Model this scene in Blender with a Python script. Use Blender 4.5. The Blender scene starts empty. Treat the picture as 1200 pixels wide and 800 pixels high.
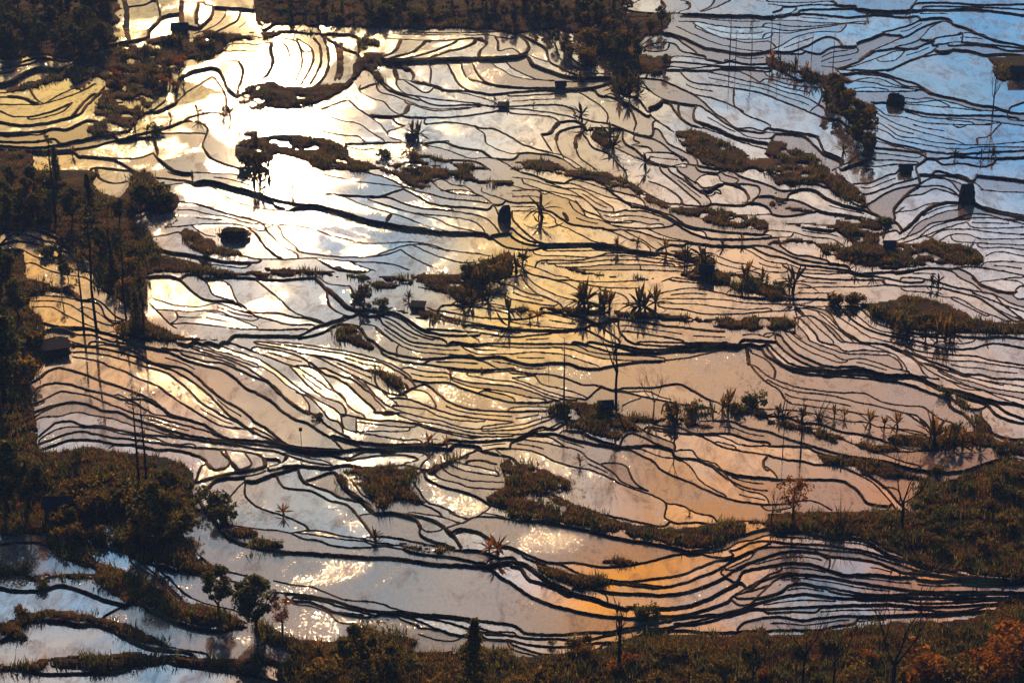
import bpy, bmesh, math, random
import numpy as np
from mathutils import Vector, Matrix
rnd = random.Random(7)
rng = np.random.default_rng(11)
scene = bpy.context.scene
C = scene.collection
# ---------------------------------------------------------------- camera
HC = 220.0; PITCH = math.radians(25.0); F = 600 / math.tan(math.radians(13.0))
cam = bpy.data.cameras.new('camera'); camo = bpy.data.objects.new('camera', cam); C.objects.link(camo)
cam.sensor_width = 36; cam.lens = 36 * F / 1200; cam.clip_start = 1; cam.clip_end = 60000
camo.location = (0, 0, HC); camo.rotation_euler = (math.pi / 2 - PITCH, 0, 0)
scene.camera = camo
CP, SP = math.cos(PITCH), math.sin(PITCH)
def P3(u, v, h):
    """photograph pixel (1200x800) and a height -> point in the world (u, v, h arrays)"""
    u = np.asarray(u, float); v = np.asarray(v, float)
    a = (u - 600) / F; b = (400 - v) / F
    dx, dy, dz = a, CP + b * SP, -SP + b * CP
    t = (h - HC) / dz
    return np.stack([dx * t, dy * t, HC + dz * t], -1)
def ppm(v):
    b = (400 - np.asarray(v, float)) / F
    return F / (HC / (SP - b * CP))          # pixels per metre at image row v
# ---------------------------------------------------------------- sun, sky, exposure
a_, b_ = (328 - 600) / F, (400 - 145) / F
sd = Vector((a_, CP + b_ * SP, SP - b_ * CP)).normalized()
SUN_EL = math.asin(sd.z); SUN_AZ = math.atan2(sd.x, sd.y)
sun = bpy.data.lights.new('sun', 'SUN'); suno = bpy.data.objects.new('sun', sun); C.objects.link(suno)
sun.energy = 3.6; sun.angle = math.radians(0.5); sun.color = (1.0, 0.62, 0.28)
suno.rotation_euler = sd.to_track_quat('Z', 'Y').to_euler()
scene.view_settings.view_transform = 'Standard'; scene.view_settings.look = 'None'
scene.view_settings.exposure = 0.78; scene.view_settings.gamma = 1
world = bpy.data.worlds.new('World'); scene.world = world; world.use_nodes = True
class NT:
    def __init__(s, nt): s.nt = nt; nt.nodes.clear()
    def n(s, t, **k):
        nd = s.nt.nodes.new(t)
        for a, v in k.items():
            if a.startswith('i_'):
                kk = a[2:]; nd.inputs[int(kk) if kk.isdigit() else kk.replace('_', ' ')].default_value = v
            else: setattr(nd, a, v)
        return nd
    def l(s, a, b): s.nt.links.new(a, b)
    def math(s, op, a, b=None, clamp=False):
        nd = s.nt.nodes.new('ShaderNodeMath'); nd.operation = op; nd.use_clamp = clamp
        for i, x in enumerate((a, b)):
            if x is None: continue
            if isinstance(x, (int, float)): nd.inputs[i].default_value = x
            else: s.l(x, nd.inputs[i])
        return nd.outputs[0]
    def mix(s, fac, a, b, mode='MIX'):
        nd = s.nt.nodes.new('ShaderNodeMix'); nd.data_type = 'RGBA'; nd.blend_type = mode
        for i, x in ((0, fac), (6, a), (7, b)):
            if isinstance(x, (int, float)): nd.inputs[i].default_value = x
            elif isinstance(x, tuple): nd.inputs[i].default_value = (*x, 1)
            else: s.l(x, nd.inputs[i])
        return nd.outputs[2]
    def ramp(s, fac, stops, interp='LINEAR'):
        nd = s.nt.nodes.new('ShaderNodeValToRGB'); cr = nd.color_ramp; cr.interpolation = interp
        while len(cr.elements) < len(stops): cr.elements.new(.5)
        for e, (p, c) in zip(cr.elements, stops):
            e.position = p; e.color = (*c, 1) if isinstance(c, tuple) else (c, c, c, 1)
        s.l(fac, nd.inputs[0]); return nd.outputs[0]
    def noise(s, vec, scale, detail=4, rough=.55, dist=0, out=0):
        nd = s.nt.nodes.new('ShaderNodeTexNoise')
        nd.inputs['Scale'].default_value = scale; nd.inputs['Detail'].default_value = detail
        nd.inputs['Roughness'].default_value = rough; nd.inputs['Distortion'].default_value = dist
        if vec is not None: s.l(vec, nd.inputs['Vector'])
        return nd.outputs[out]
    def scale(s, vec, v, off=(0, 0, 0)):
        nd = s.nt.nodes.new('ShaderNodeMapping'); nd.inputs['Scale'].default_value = v; nd.inputs['Location'].default_value = off
        s.l(vec, nd.inputs[0]); return nd.outputs[0]
w = NT(world.node_tree)
sky = w.n('ShaderNodeTexSky', sky_type='NISHITA', sun_disc=False, sun_elevation=SUN_EL, sun_rotation=SUN_AZ, altitude=1800, air_density=1.3, dust_density=3.0, ozone_density=1.5)
tc = w.n('ShaderNodeTexCoord').outputs['Generated']
dot = w.n('ShaderNodeVectorMath', operation='DOT_PRODUCT'); w.l(tc, dot.inputs[0]); dot.inputs[1].default_value = sd
ang = w.math('MULTIPLY', w.math('ARCCOSINE', dot.outputs['Value']), 180 / math.pi)      # degrees from the sun
# broken sunset cloud, surveyed from its mirror image in the paddies: gold round the sun, peach banks
# higher up, clear blue away to the right. Each bank: mirrored picture point, radius in degrees, colour, strength
wob = w.n('ShaderNodeVectorMath', operation='MULTIPLY_ADD'); w.l(w.noise(w.scale(tc, (7, 7, 16)), 1, 5, .6, .4, 1), wob.inputs[0]); wob.inputs[1].default_value = (.16, .12, .10)
sub_ = w.n('ShaderNodeVectorMath', operation='SUBTRACT'); w.l(tc, sub_.inputs[0]); sub_.inputs[1].default_value = (.08, .06, .05); w.l(sub_.outputs[0], wob.inputs[2])
nrm = w.n('ShaderNodeVectorMath', operation='NORMALIZE'); w.l(wob.outputs[0], nrm.inputs[0])
def bank_of_cloud(col, u, v, rad, c, k, soft=.9):
    q = Vector(((u - 600) / F, CP + (400 - v) / F * SP, SP - (400 - v) / F * CP)).normalized()
    d = w.n('ShaderNodeVectorMath', operation='DOT_PRODUCT'); w.l(nrm.outputs[0], d.inputs[0]); d.inputs[1].default_value = q
    a = w.math('MULTIPLY', w.math('ARCCOSINE', d.outputs['Value']), 180 / math.pi)
    m = w.n('ShaderNodeMapRange', interpolation_type='SMOOTHSTEP'); w.l(a, m.inputs[0])
    for i, x in enumerate((rad * (1 - soft), rad * (1 + soft * .5), k, 0)): m.inputs[i + 1].default_value = x
    return w.mix(m.outputs[0], col, c)
lay = w.ramp(w.math('DIVIDE', ang, 70, True), [(0, (.66, .48, .24)), (.04, (.48, .38, .23)), (.10, (.50, .42, .30)), (.22, (.64, .55, .44)), (.38, (.44, .52, .66)), (.55, (.2, .27, .42)), (1, (.06, .10, .22))])
for a in ((1120, 120, 10, (.34, .58, .90), .94), (1140, 270, 8, (.30, .52, .82), .9), (940, 190, 5, (.50, .68, .84), .85), (620, 90, 4.5, (1.25, .98, .60), .8),
          (60, 110, 4.0, (1.2, .92, .48), .8), (630, 340, 3.8, (1.35, 1.02, .46), .75), (560, 150, 3, (.80, .90, 1.05), .6), (430, 250, 3.6, (.36, .54, .72), .95), (240, 345, 3.4, (.34, .52, .74), .95), (350, 460, 3.5, (.62, .56, .48), .8),
          (60, 330, 3.6, (1.25, .80, .42), .85), (860, 420, 6, (1.45, 1.0, .64), .88), (1100, 460, 5, (1.02, .80, .66), .8), (640, 440, 4, (1.3, .96, .58), .7), (150, 440, 4, (.88, .66, .46), .6), (150, 510, 3, (1.3, .70, .34), .7),
          (710, 545, 2.0, (.36, .48, .64), .9), (980, 560, 5, (.82, .60, .50), .7), (560, 600, 3.2, (1.35, .98, .62), .7), (440, 680, 3.6, (.40, .56, .70), .9), (70, 690, 5, (.26, .50, .76), .97), (650, 680, 2.2, (.46, .62, .88), .5),
          (820, 680, 3.2, (1.15, .60, .30), .85), (1060, 640, 3.0, (1.15, .52, .24), .8), (970, 720, 2.6, (.28, .40, .52), .9), (330, 790, 3, (.95, .60, .38), .6), (20, 800, 3, (.8, .6, .45), .6)):
    lay = bank_of_cloud(lay, *a)
cl = w.noise(w.scale(tc, (22, 22, 60), (3.1, 1.7, .4)), 1.0, 6, .6, .7)
cloudcol = w.mix(.9, lay, w.ramp(cl, [(.3, (.70, .80, .94)), (.5, (1, 1, 1)), (.72, (1.2, 1.12, 1.02))]), 'MULTIPLY')
hs = w.n('ShaderNodeHueSaturation'); hs.inputs['Saturation'].default_value = 1.45; w.l(cloudcol, hs.inputs['Color'])
cloudcol = w.mix(1, hs.outputs[0], (15.0, 14.4, 13.2), 'MULTIPLY')
allc = w.mix(.9, sky.outputs[0], cloudcol)
bg = w.n('ShaderNodeBackground'); w.l(allc, bg.inputs[0]); bg.inputs[1].default_value = 0.1
wo = w.n('ShaderNodeOutputWorld'); w.l(bg.outputs[0], wo.inputs[0])
HAZE = 0.00006
SURVEY = """
@ 0 0
P 0,0 535,0 520,60 550,95 510,140 570,180 500,215 470,260 330,285 200,265 0,250
P 330,300 470,240 620,200 780,165 900,170 1060,155 1200,150 1200,190 1080,195 1040,250 960,280 800,310 800,390 740,470 660,550 600,620 440,640 400,600 460,570 440,520 490,400 460,365 350,400 330,380 200,400 100,430 30,430 50,410 180,370 270,340
P 0,700 60,710 150,720 160,780 150,800 0,800
0,290 60,300 150,275 220,270 300,285 400,270 470,255
0,320 60,312 130,300 180,280
0,345 60,335 75,300
22 0,390 60,375 110,340 190,315 270,320 340,300
18 0,435 60,430 150,400 220,370
22 0,450 100,455 160,480 200,490
14 150,440 200,485 270,450 350,415
14 0,490 100,490 200,487 330,450 400,420 450,390
16 0,520 60,545 150,545 250,520 330,485
12 150,560 280,530 340,480
14 340,540 400,470 440,440
14 0,570 100,585 180,580 280,560 370,535 400,500 440,460 490,405
12 0,622 80,620 180,615 260,600 310,605 400,565 460,568
9 0,634 100,628 180,632 220,615
10 0,662 100,665 180,660 250,650
12 0,682 150,690 250,680 400,650 520,630
9 0,700 150,707 260,700
12 180,712 400,692 500,668 580,650 720,640
8 720,625 950,625
10 600,640 720,612 800,590 860,565
11 860,565 930,572 972,600 960,650 950,685 990,740 1060,770 1140,798
9 370,730 400,730 530,740 640,740 720,718
10 530,740 580,770 620,800
10 720,718 740,740 800,785 830,800
14 715,635 735,690 742,725
8 440,785 520,790 600,798
10 860,565 900,545 1000,525 1060,545
11 740,520 820,480 870,440 930,400 995,360 1020,385 1050,430 1060,470 1060,545
11 820,480 830,400 850,360 920,325 1010,315 1040,350 1070,410 1100,440
7 960,285 1060,285 1120,288
20 1120,288 1138,330 1130,380 1110,440
9 660,555 700,520 740,500 790,440 800,320
26 580,0 595,60 590,130 600,180
8 610,30 680,20 720,0
12 735,0 750,60 745,90 700,140 680,175 500,215
8 750,80 800,65 860,60
24 850,0 850,60 862,110 930,130
8 870,10 960,12
22 930,20 920,70 925,130
14 1000,30 985,80 930,130
8 1070,35 1045,90 990,130 910,160
10 1130,50 1110,95 1050,130 980,158
7 1198,50 1160,100 1120,130
9 960,20 1010,28 1080,35 1200,45
10 1080,210 1140,205 1200,212
12 1050,240 1200,240
P 1090,450 1200,400 1200,515 1130,490
P 1110,640 1200,610 1200,800 1150,765 1100,720
@ 300 0
P 0,0 1200,0 1200,150 1160,150 1050,140 800,130 660,100 560,95 480,110 440,70 400,45 330,38 230,40 0,35
P 0,150 120,140 330,150 460,150 520,165 580,190 590,230 600,270 590,330 600,400 560,370 510,330 450,400 330,470 230,505 120,525 60,530 0,515 0,400 60,380 160,400 240,400 320,395 430,375 450,320 470,250 450,170 300,160 120,165 0,200
P 0,650 60,635 130,625 300,645 420,680 460,740 560,760 680,760 780,720 900,750 1020,775 1060,800 380,800 240,760 130,730 60,760 0,790
8 65,50 40,110 20,140
9 118,55 90,100 45,135
7 195,50 150,100 120,125
7 330,62 260,70 210,120 190,140
9 440,115 390,110 330,100 280,130
9 440,120 400,70 340,40
10 0,205 60,200 130,208 150,240 160,280 175,310 130,350 90,360
24 70,240 80,290 60,340 30,370
12 190,180 210,240 215,300 190,370 160,410
14 120,175 190,195 220,240 250,240
14 190,180 250,220 270,270 250,330 220,380 210,400
15 270,178 300,220 305,290 280,350 250,400
14 320,180 335,230 340,310 310,370 280,400
16 370,195 385,260 385,330 370,380 
22 400,200 400,280 400,340 390,375
8 320,165 400,220 470,245
22 590,270 650,240 680,190
22 640,270 740,240 800,190 810,200
18 700,275 830,240 930,200
18 800,275 900,240 970,225 1020,200
20 600,275 750,275 900,270 1050,268 1200,262
26 620,285 750,282 900,275 1050,275 1200,270
18 1010,175 1070,190 1080,210 1050,240
9 600,180 800,190 900,190 1000,178 1060,178
8 620,160 900,165 1080,165 1140,175 1200,180
14 1120,175 1135,200 1135,235
9 1140,240 1200,228
10 700,150 900,155 1100,150 1200,155
24 650,295 650,330 660,370
12 720,320 740,350 730,380 
30 700,318 725,325
8 800,290 820,330 815,390
8 660,370 760,385 820,400 880,420 1000,425 1100,440 1200,435
9 730,375 800,390 870,410
11 895,290 920,340 940,380 970,410 1000,425
8 960,290 975,340 1000,370 1060,385 1130,400 1200,405
8 1015,290 1030,330 1060,370 1110,395 1200,405
7 1100,285 1120,310 1160,330 1200,355
7 1165,280 1190,310 1200,315
9 600,390 660,430 740,450 800,480 880,495 1000,490 1050,490
8 660,400 700,440 780,455 880,470 1000,480 1050,485
8 700,380 750,410 780,430 810,430
7 870,430 960,435 1060,460 1120,480
9 560,380 580,430 650,450 750,490 830,510 920,510 1050,500
10 580,380 620,420 650,430 760,470 
9 490,400 485,430 540,460 600,480 640,520 700,545 820,550 960,545 1100,525 1200,512
22 490,420 550,395 
9 420,450 470,500 540,550 590,590 620,630
26 540,540 620,545 690,535 720,490
9 700,480 760,500 840,520 1000,510
8 640,550 660,575 700,590
14 625,615 700,590
8 620,635 640,650 680,660
9 240,600 330,620 420,635 480,640 510,665
9 290,490 320,530 400,565 480,580 540,620 600,660
14 310,510 400,475 430,470
9 410,675 600,668 700,670 790,670 900,660
14 790,670 880,665 950,690 1050,705 1100,735
8 800,680 900,705 1000,740 1090,740
8 820,580 900,572 1000,585 1050,600
8 1030,600 1070,630 1080,670 1130,700 1200,725
8 1050,600 1120,605 1200,640
8 800,550 790,580 820,580
8 500,700 560,700 640,730 680,740
9 870,750 1000,750 1060,770 1100,800
8 410,675 440,690 520,705
9 1090,740 1200,745
8 1100,735 1160,760 1200,785
9 1050,490 1120,500 1200,500
@ 600 0
P 0,0 500,0 520,40 640,60 740,60 750,90 720,150 640,170 600,200 590,240 640,260 740,260 750,300 700,350 600,345 560,440 470,430 470,330 430,300 380,250 340,190 300,160 200,145 90,140 0,150
P 380,600 460,595 495,630 480,690 430,690 400,660 370,640
P 760,610 850,610 950,640 1060,690 1150,740 1200,740 1200,800 960,800 860,740 800,690 
P 0,750 100,745 200,750 260,790 280,800 0,800
7 500,20 560,15 600,0
8 520,45 640,60 740,62 800,62 880,65 1000,70 1100,70 1200,75
8 700,0 720,30 700,55
14 790,0 830,10 830,40 780,60
12 950,0 930,30 880,55 940,40 1020,5
8 540,130 535,100 560,80 640,75 680,70
8 560,130 600,100 610,80
10 780,100 880,105 960,120 1060,130 1200,130
9 850,110 900,140 960,170 1040,190 1100,200 1200,195
9 860,130 930,160 1000,180 1100,185 1200,180
9 770,125 850,160 920,190 1000,215 1100,235 1200,240
9 720,150 790,170 850,195 900,220 960,230 1100,250 1200,245
8 600,230 680,200 760,205 800,240 900,260
8 640,240 720,235 740,200
8 700,160 760,160 800,200 860,240
8 610,210 680,165 720,150
11 720,290 800,290 900,300 1000,310 1200,315
8 720,310 860,320 1000,290 1050,280
9 760,265 860,270 980,290
8 1000,280 1100,300 1200,300
10 650,340 760,325 900,330 1000,320 1100,325 1200,335
8 600,365 700,375 760,400 850,440 920,455 1000,480 1080,520
10 600,370 640,420 700,460 780,480 880,495
8 800,350 850,385 960,400 1060,415 1150,430 1200,445
7 920,335 1000,355 1100,380 1160,390 1200,400
8 1060,330 1110,355 1160,385
9 1040,420 1040,490 1060,510 1100,540 1200,580
8 890,500 950,540 1000,575 1060,600 1120,600 1200,620
10 850,440 900,480 950,530 1000,560 1050,600 1140,620 1200,620
8 500,440 560,450 600,470 640,530 680,570 740,600 
8 470,440 520,470 570,500 630,540 
9 410,445 470,455 540,490 560,520 580,570 575,610
8 0,450 200,440 300,430
8 310,430 360,460 420,500 450,540
10 0,430 100,425 200,420 300,410 400,410 480,380 
22 190,410 300,415 400,405 450,390 480,375
8 0,410 100,410 190,410
7 0,355 60,370 120,375 200,380
9 0,265 70,260 100,300 180,330 260,355 360,360 470,360
8 0,320 60,350 130,375 200,378
8 40,160 120,200 160,230 180,290 240,320 290,345 360,360
8 70,255 130,280 170,290
8 110,145 180,180 210,230 220,270 270,310 340,340 460,348
12 140,135 220,180 245,240 250,280 290,310 350,325
10 200,140 260,190 280,230 280,270 330,310 350,320
8 280,155 330,210 400,270 440,310 470,325
7 340,240 345,310
12 30,165 70,200 70,240 0,260
14 650,500 680,490 700,470
10 640,510 650,540 700,580 760,620
10 740,480 780,540 830,580 860,590
14 780,490 785,540 800,560
14 865,490 850,540 870,580 900,600
7 0,495 200,490 280,510 300,540
9 0,505 120,520 220,535 300,555
9 0,530 120,540 190,550 220,570
8 290,540 380,570 460,580 560,620 640,640
26 215,575 180,620 135,630
10 135,630 160,670 190,715
18 325,590 270,600 220,620 205,660
10 205,660 220,700 240,740
24 500,600 440,600 370,600 330,620 300,650 300,700
10 300,700 320,740 400,800
8 350,650 380,690 450,720 500,770 530,800
8 0,650 60,680 160,710 260,740 340,800
8 0,715 80,715 200,730 260,760 300,790
12 220,570 300,565 340,590
9 520,630 530,670 580,700 640,750 720,780
14 660,580 660,630 640,640
9 590,620 570,650 600,670 560,680
8 640,640 700,670 750,710 820,750
8 690,610 730,670 790,700 860,740
8 560,680 640,690 660,715
8 500,700 560,730 640,760 800,785 
8 640,715 760,720 800,750
8 860,590 960,620 1060,660 1160,690 1200,700
16 880,570 960,600 1050,640 1200,670
8 480,690 540,720 
9 1050,600 1100,640 1200,650
9 740,780 820,770 960,790
@ 900 0
P 430,460 500,500 510,600 505,700 480,740 430,720 440,670 360,620 370,560 280,520 270,450 250,400 270,370 240,390 200,385 130,360 0,310 0,265 120,300 240,340 310,340 390,370 400,440
P 0,640 80,670 170,700 250,750 290,790 280,800 0,800
P 1020,268 1110,265 1200,270 1200,370 1160,360 1140,325 1070,310
P 540,470 600,450 630,460 630,500 580,490
9 0,20 100,30 220,22 400,26
9 700,15 860,12 1000,22 1200,18
8 740,30 900,30 1100,38 1200,45
9 0,8 160,14 300,6
9 0,75 140,62 260,70 380,80 500,70 640,80 700,75
11 160,45 300,40 420,40 560,50 700,45 850,45 960,40 1200,70
8 0,95 120,95 200,105 350,110 440,100
9 60,45 20,60 60,75 110,60 130,45
9 0,110 120,125 260,120 380,110 460,115
9 0,130 80,145 200,135 320,120
9 0,155 100,155 220,130
9 0,230 60,215 140,170 240,150 330,150 360,130
9 0,240 100,240 180,215 260,175 320,180
9 160,235 240,250 300,220 400,215
10 250,290 300,270 330,265 420,245 410,210 440,190 490,175 540,155
9 110,250 160,250 
10 330,320 420,290 470,255 510,230 600,190 660,165
24 430,280 470,255 500,235
8 540,155 560,160 620,165
9 540,150 620,130 680,110 720,90 800,80 850,90
8 660,165 740,120 810,100
8 600,220 700,190 760,130 810,105
9 490,240 600,225 680,225 760,195 800,175 900,160
7 720,185 780,190 770,210
8 910,200 915,160 900,150
8 820,100 900,120 960,145 1040,180 1200,215
7 900,155 1000,160 1060,190 1130,200
10 860,215 960,205 1050,215 1120,235 1200,235
9 780,210 900,195 1000,205 1100,215 1200,225
12 870,230 960,240 1020,255 1100,250 1200,258
20 800,240 850,235 
12 560,330 620,305 700,270 790,255 860,235
9 400,325 500,330 580,320 650,290 720,265 790,225
9 330,320 400,310 520,270 600,240 700,225
8 530,290 600,280 640,240
12 350,345 460,335 540,345 620,370 700,395 760,430 820,450
8 380,390 440,370 520,370 600,400 660,410
10 460,350 560,360 640,400 720,410 
9 380,380 500,390 560,405 700,420 780,440
9 390,430 500,430 600,430 700,425
8 400,415 480,410 560,420
8 250,310 330,320 400,335
12 820,450 900,465 980,490 1060,500 1140,525 1200,530
12 560,480 640,510 740,530 880,540 1040,540 1160,550
9 480,480 560,480 680,490 800,500 900,510 1000,520
9 640,480 720,480 800,470 860,480 960,510 1060,520
9 620,460 700,465 760,460 840,490
9 650,520 720,545 800,555 900,555 1080,570
8 500,500 560,540 640,550 720,575 800,580 900,585 1040,585
8 1000,585 1090,575 1070,600 1030,640 980,650 985,675
8 510,530 600,580 660,600 720,620 800,640 880,660 920,675
8 510,570 560,600 620,640 700,650 800,670 1000,680 1200,665
9 1090,575 1200,590
14 980,650 980,670
9 500,600 560,620 600,650 680,670 800,690 900,700 1000,690 1200,690
10 500,640 580,670 680,690 760,710 900,720 1000,715 1200,705
10 500,660 580,680 660,700 740,720
10 500,690 600,700 700,715 740,740 700,780 690,800
10 740,740 820,740 900,730 1000,740 1200,735
8 870,590 900,600
8 500,720 620,730 700,740
8 500,750 600,750 700,760
8 480,780 600,770 700,770
9 820,770 900,765 1000,780 1050,770
9 960,575 840,560 
7 1120,530 1130,560 1200,565
10 1130,520 1140,500 1200,480
9 0,320 60,330 140,370 230,390 255,440 240,480
7 0,355 80,370 160,380
8 0,400 80,430 160,450 220,480 265,510
8 0,370 120,400 240,410
9 0,450 80,480 160,510 260,550 330,560 370,590
9 0,600 80,610 170,625 230,640 250,680 270,710 340,740
8 0,620 100,625 160,635 210,670 260,720 330,750
8 190,630 240,640
9 350,790 400,770 460,750 500,740
12 420,720 380,760 300,800
8 240,490 200,520 
@@
@ 0 200
P 0,0 420,0 430,60 500,110 560,120 600,80 620,20 640,0 700,10 780,90 840,120 830,180 760,210 700,190 620,220 700,290 750,380 820,410 960,440 1080,470 1200,470 1200,490 1080,495 950,490 880,480 760,480 690,495 700,570 680,640 700,700 800,750 900,780 1050,790 900,800 640,790 540,740 600,700 620,670 560,600 480,560 450,500 430,460 400,400 320,350 270,310 200,280 120,265 60,260 0,290
P 0,370 40,420 80,470 90,590 200,690 170,800 0,800
P 110,520 150,505 230,530 330,550 350,580 200,575 120,580
P 840,290 880,270 960,300 1020,340 1100,370 1140,400 1000,385 900,360
P 1010,300 1080,260 1140,260 1180,300 1100,330 1060,335
14 0,290 60,265 130,268 200,285 280,320 340,370 390,390
9 0,345 60,300 130,300 200,325 270,340 340,380
10 0,345 80,330 180,345 280,370 390,395
9 0,375 90,368 160,400 250,430 340,460 440,475
9 320,370 350,410 390,430
10 80,490 110,440 160,435 220,465 300,485 390,500 440,525
9 80,490 100,530 90,590
9 100,590 200,585 260,590 350,600 430,610
26 130,510 160,515 200,540 300,555 350,575
9 140,610 240,610 320,625 380,660 440,700 520,725
8 150,640 240,640 300,670 380,710 460,740
9 200,710 280,730 380,740
8 430,610 470,630 500,690 560,705
8 400,640 450,660 510,700 540,715
8 440,600 490,630 540,680 600,705
14 170,760 240,740 300,740 360,765 440,770 520,790
9 200,798 260,780 340,780 
14 280,730 400,735 480,755 600,790
20 450,0 470,40 540,60 600,50
12 420,0 445,30 430,60 450,80
8 640,0 700,25 800,40 860,45 900,50 980,45 1100,75 1200,105
10 760,70 860,60 940,60 1000,80 1060,120 1120,150 1200,170
9 820,0 880,8 1000,12 1090,15 1200,55
9 900,0 905,45
9 840,145 920,155 1000,180 1080,205 1200,230
8 830,185 900,185 980,205 1060,215 1140,240 1200,250
10 770,265 860,260 960,250 1080,250 1160,265 1200,280
11 720,310 780,300 840,290 870,330 900,360 960,380 1060,385 1140,400 1200,410
18 710,320 740,360 800,380 880,390 980,410 1060,425 1200,430
18 640,330 700,360 740,385 700,390
10 740,400 840,415 900,430 1000,460
9 900,260 960,300 1010,310 
20 1160,265 1195,290
10 940,420 990,465 
9 1000,440 1080,450 1150,455
12 690,495 760,490 830,500 880,545 920,580 970,605 1060,610 1130,625
11 880,485 950,500 980,540 1000,580 1060,600 1100,610
10 960,505 1030,510 1080,540 1100,590 1130,640
8 970,500 1080,497 1200,495
8 720,600 800,625 860,635 940,635 1020,620 1100,650 1200,665
8 740,650 820,655 900,660 960,655 1030,660 1100,690 1200,730
9 820,655 835,690 800,715
9 700,620 740,660 790,710 830,740
10 800,715 900,715 1000,725 1120,740 1200,745
8 1130,625 1180,660 
8 960,655 1060,680 1160,700 1200,700
9 1100,770 1200,765
@ 300 200
P 500,0 620,10 700,60 760,85 840,70 830,40 900,35 1000,50 1120,70 1200,70 1200,40 1050,40 960,0
P 0,450 120,455 300,465 440,480 560,495 700,490 800,480 900,480 960,480 1000,450 1060,420 1120,400 1200,390 1200,490 1120,500 1060,570 1020,620 960,620 920,590 900,575 800,560 740,545 640,550 560,545 480,510 400,500 240,490 0,500
P 580,660 700,640 800,650 900,690 1000,710 900,710 800,700 700,670
P 370,800 380,745 450,725 490,760 500,800
8 240,0 330,20 440,45 560,60 640,70 700,80
12 230,110 340,112 440,115 540,120 590,118 640,100 690,85
10 480,0 600,30 700,75 740,85
10 340,105 430,130 500,160 600,190 700,220 800,260 880,280
10 0,175 100,185 180,175 250,155 340,170 440,200 530,230 620,245 700,260 800,270 900,285 1060,290 1100,310 1160,350 1200,360
8 90,160 140,175
8 0,100 80,130 180,150 250,155
22 635,200 612,240
9 560,145 640,170 740,200 840,225 920,260 1000,280 1060,290
9 590,118 640,130 700,155 780,175 860,180 960,195 1060,215 1110,250 1140,290
8 690,85 760,120 810,150 900,165 1000,170 1080,180
8 740,90 820,110 900,130 1000,140 1080,150
8 540,140 700,190 800,205 900,215 990,230 1040,250 1070,280
8 820,50 870,90 950,110 1060,120
8 870,40 920,65 980,75 1040,115
8 870,95 960,90 1060,120 1120,170 1150,240 1200,290
8 1060,80 1060,100 1120,120 1200,150
8 1080,150 1140,160 
8 900,165 930,190
9 1100,300 1180,290 1200,290
10 60,265 120,252 220,265 280,280 340,300 420,320 490,340 600,340 700,335 780,340 860,360 900,380
16 0,235 40,250 100,260 130,310 180,350 210,380 300,395 400,405 480,405
10 50,280 80,310 120,350 190,390
8 0,300 40,350 90,395 120,410
9 480,408 560,395 620,375 700,350 740,350 800,380 880,410 960,430 1030,430
9 480,408 600,395 680,370
10 680,370 720,400 780,430 830,450
8 700,350 780,345 850,365 950,380 1040,390 1100,400
14 0,415 120,415 240,410 340,415 440,425 560,430 640,440 720,465
14 280,410 380,460 440,465
8 440,430 500,450 560,470
22 380,450 440,470 520,470
11 0,510 120,510 240,500
10 0,510 60,560 120,610 160,650 220,680 300,710
8 0,660 100,665 180,685 260,690 320,710
8 0,680 80,700 160,720 260,720
8 0,740 100,745 200,740 240,740
16 0,775 100,770 200,770 260,740 320,715 400,690
14 280,500 310,530 330,560 335,600 350,640 400,670 450,680 
12 440,540 460,580 480,620 510,640
9 290,495 340,530 440,540
22 330,545 390,600 440,640 500,655
10 200,780 300,760 360,730 420,700 440,690
22 400,715 480,730 520,780 550,800
10 560,680 620,660 660,665 720,700 780,740 860,765 940,770 1040,770
8 510,680 570,680 600,720 660,760 720,800
8 570,675 640,700 700,740 760,770 830,790
8 610,668 680,695 740,740 800,770 880,790
8 500,720 560,730 620,780 640,800
8 560,740 600,770 640,800
9 800,655 880,700 960,720 1040,720 1200,745
20 800,640 880,680 960,700 1060,720 1200,740
8 940,635 1040,640 1100,650 1180,670
9 880,630 1000,628 1120,625 1200,640
8 820,650 920,665 1000,680 1100,690 1200,700
8 800,740 900,745 960,750 1060,760 1200,775
9 510,650 600,655 640,640
8 1050,590 1060,560 1100,520 1160,530 1200,540
9 1050,590 1100,580 1160,580 1200,600
8 1100,510 1200,500
8 750,520 850,525 940,525
8 960,720 1000,770 1040,790
8 760,545 830,560 900,575
@ 600 200
P 160,0 400,0 500,30 560,50 640,110 720,150 760,170 820,170 920,170 1000,190 1080,200 1200,240 1200,280 1100,275 960,260 860,220 760,200 640,150 540,90 480,80 380,50 300,40
P 0,400 60,390 110,430 200,450 320,480 400,495 540,505 680,510 760,490 860,510 980,530 1060,560 1200,580 1200,520 1120,490 1060,480 960,460 900,450 960,430 880,390 760,370 700,380 620,375 560,370 740,400 860,440 760,490 600,500 400,480 200,440 100,420
P 0,640 100,635 200,635 320,640 440,655 600,660 740,670 900,690 1060,685 1200,685 1200,740 1100,750 1000,740 900,725 740,700 560,690 460,680 300,670 160,660 0,655
8 0,30 80,40 180,70 260,90 320,120 400,180 480,195 540,180
8 0,70 80,90 160,95 240,110 330,130 400,190
8 20,0 100,20 180,50 280,60 360,90 440,120 520,140 590,160 640,170
8 280,40 360,60 420,80 500,100 580,120 620,150
9 60,60 140,90 220,120 300,150 340,200
8 160,50 240,80 330,90 400,130 470,170
10 300,30 420,60 480,110 560,160 640,180 700,200 760,230 820,260 900,290
8 0,95 100,90 150,110 
9 0,145 120,150
8 0,190 80,190 160,200 200,225 210,250 260,270 320,300 380,330 440,340
10 130,175 190,195 240,230 280,250 380,265 430,270 500,300 570,330
24 240,195 260,230
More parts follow.
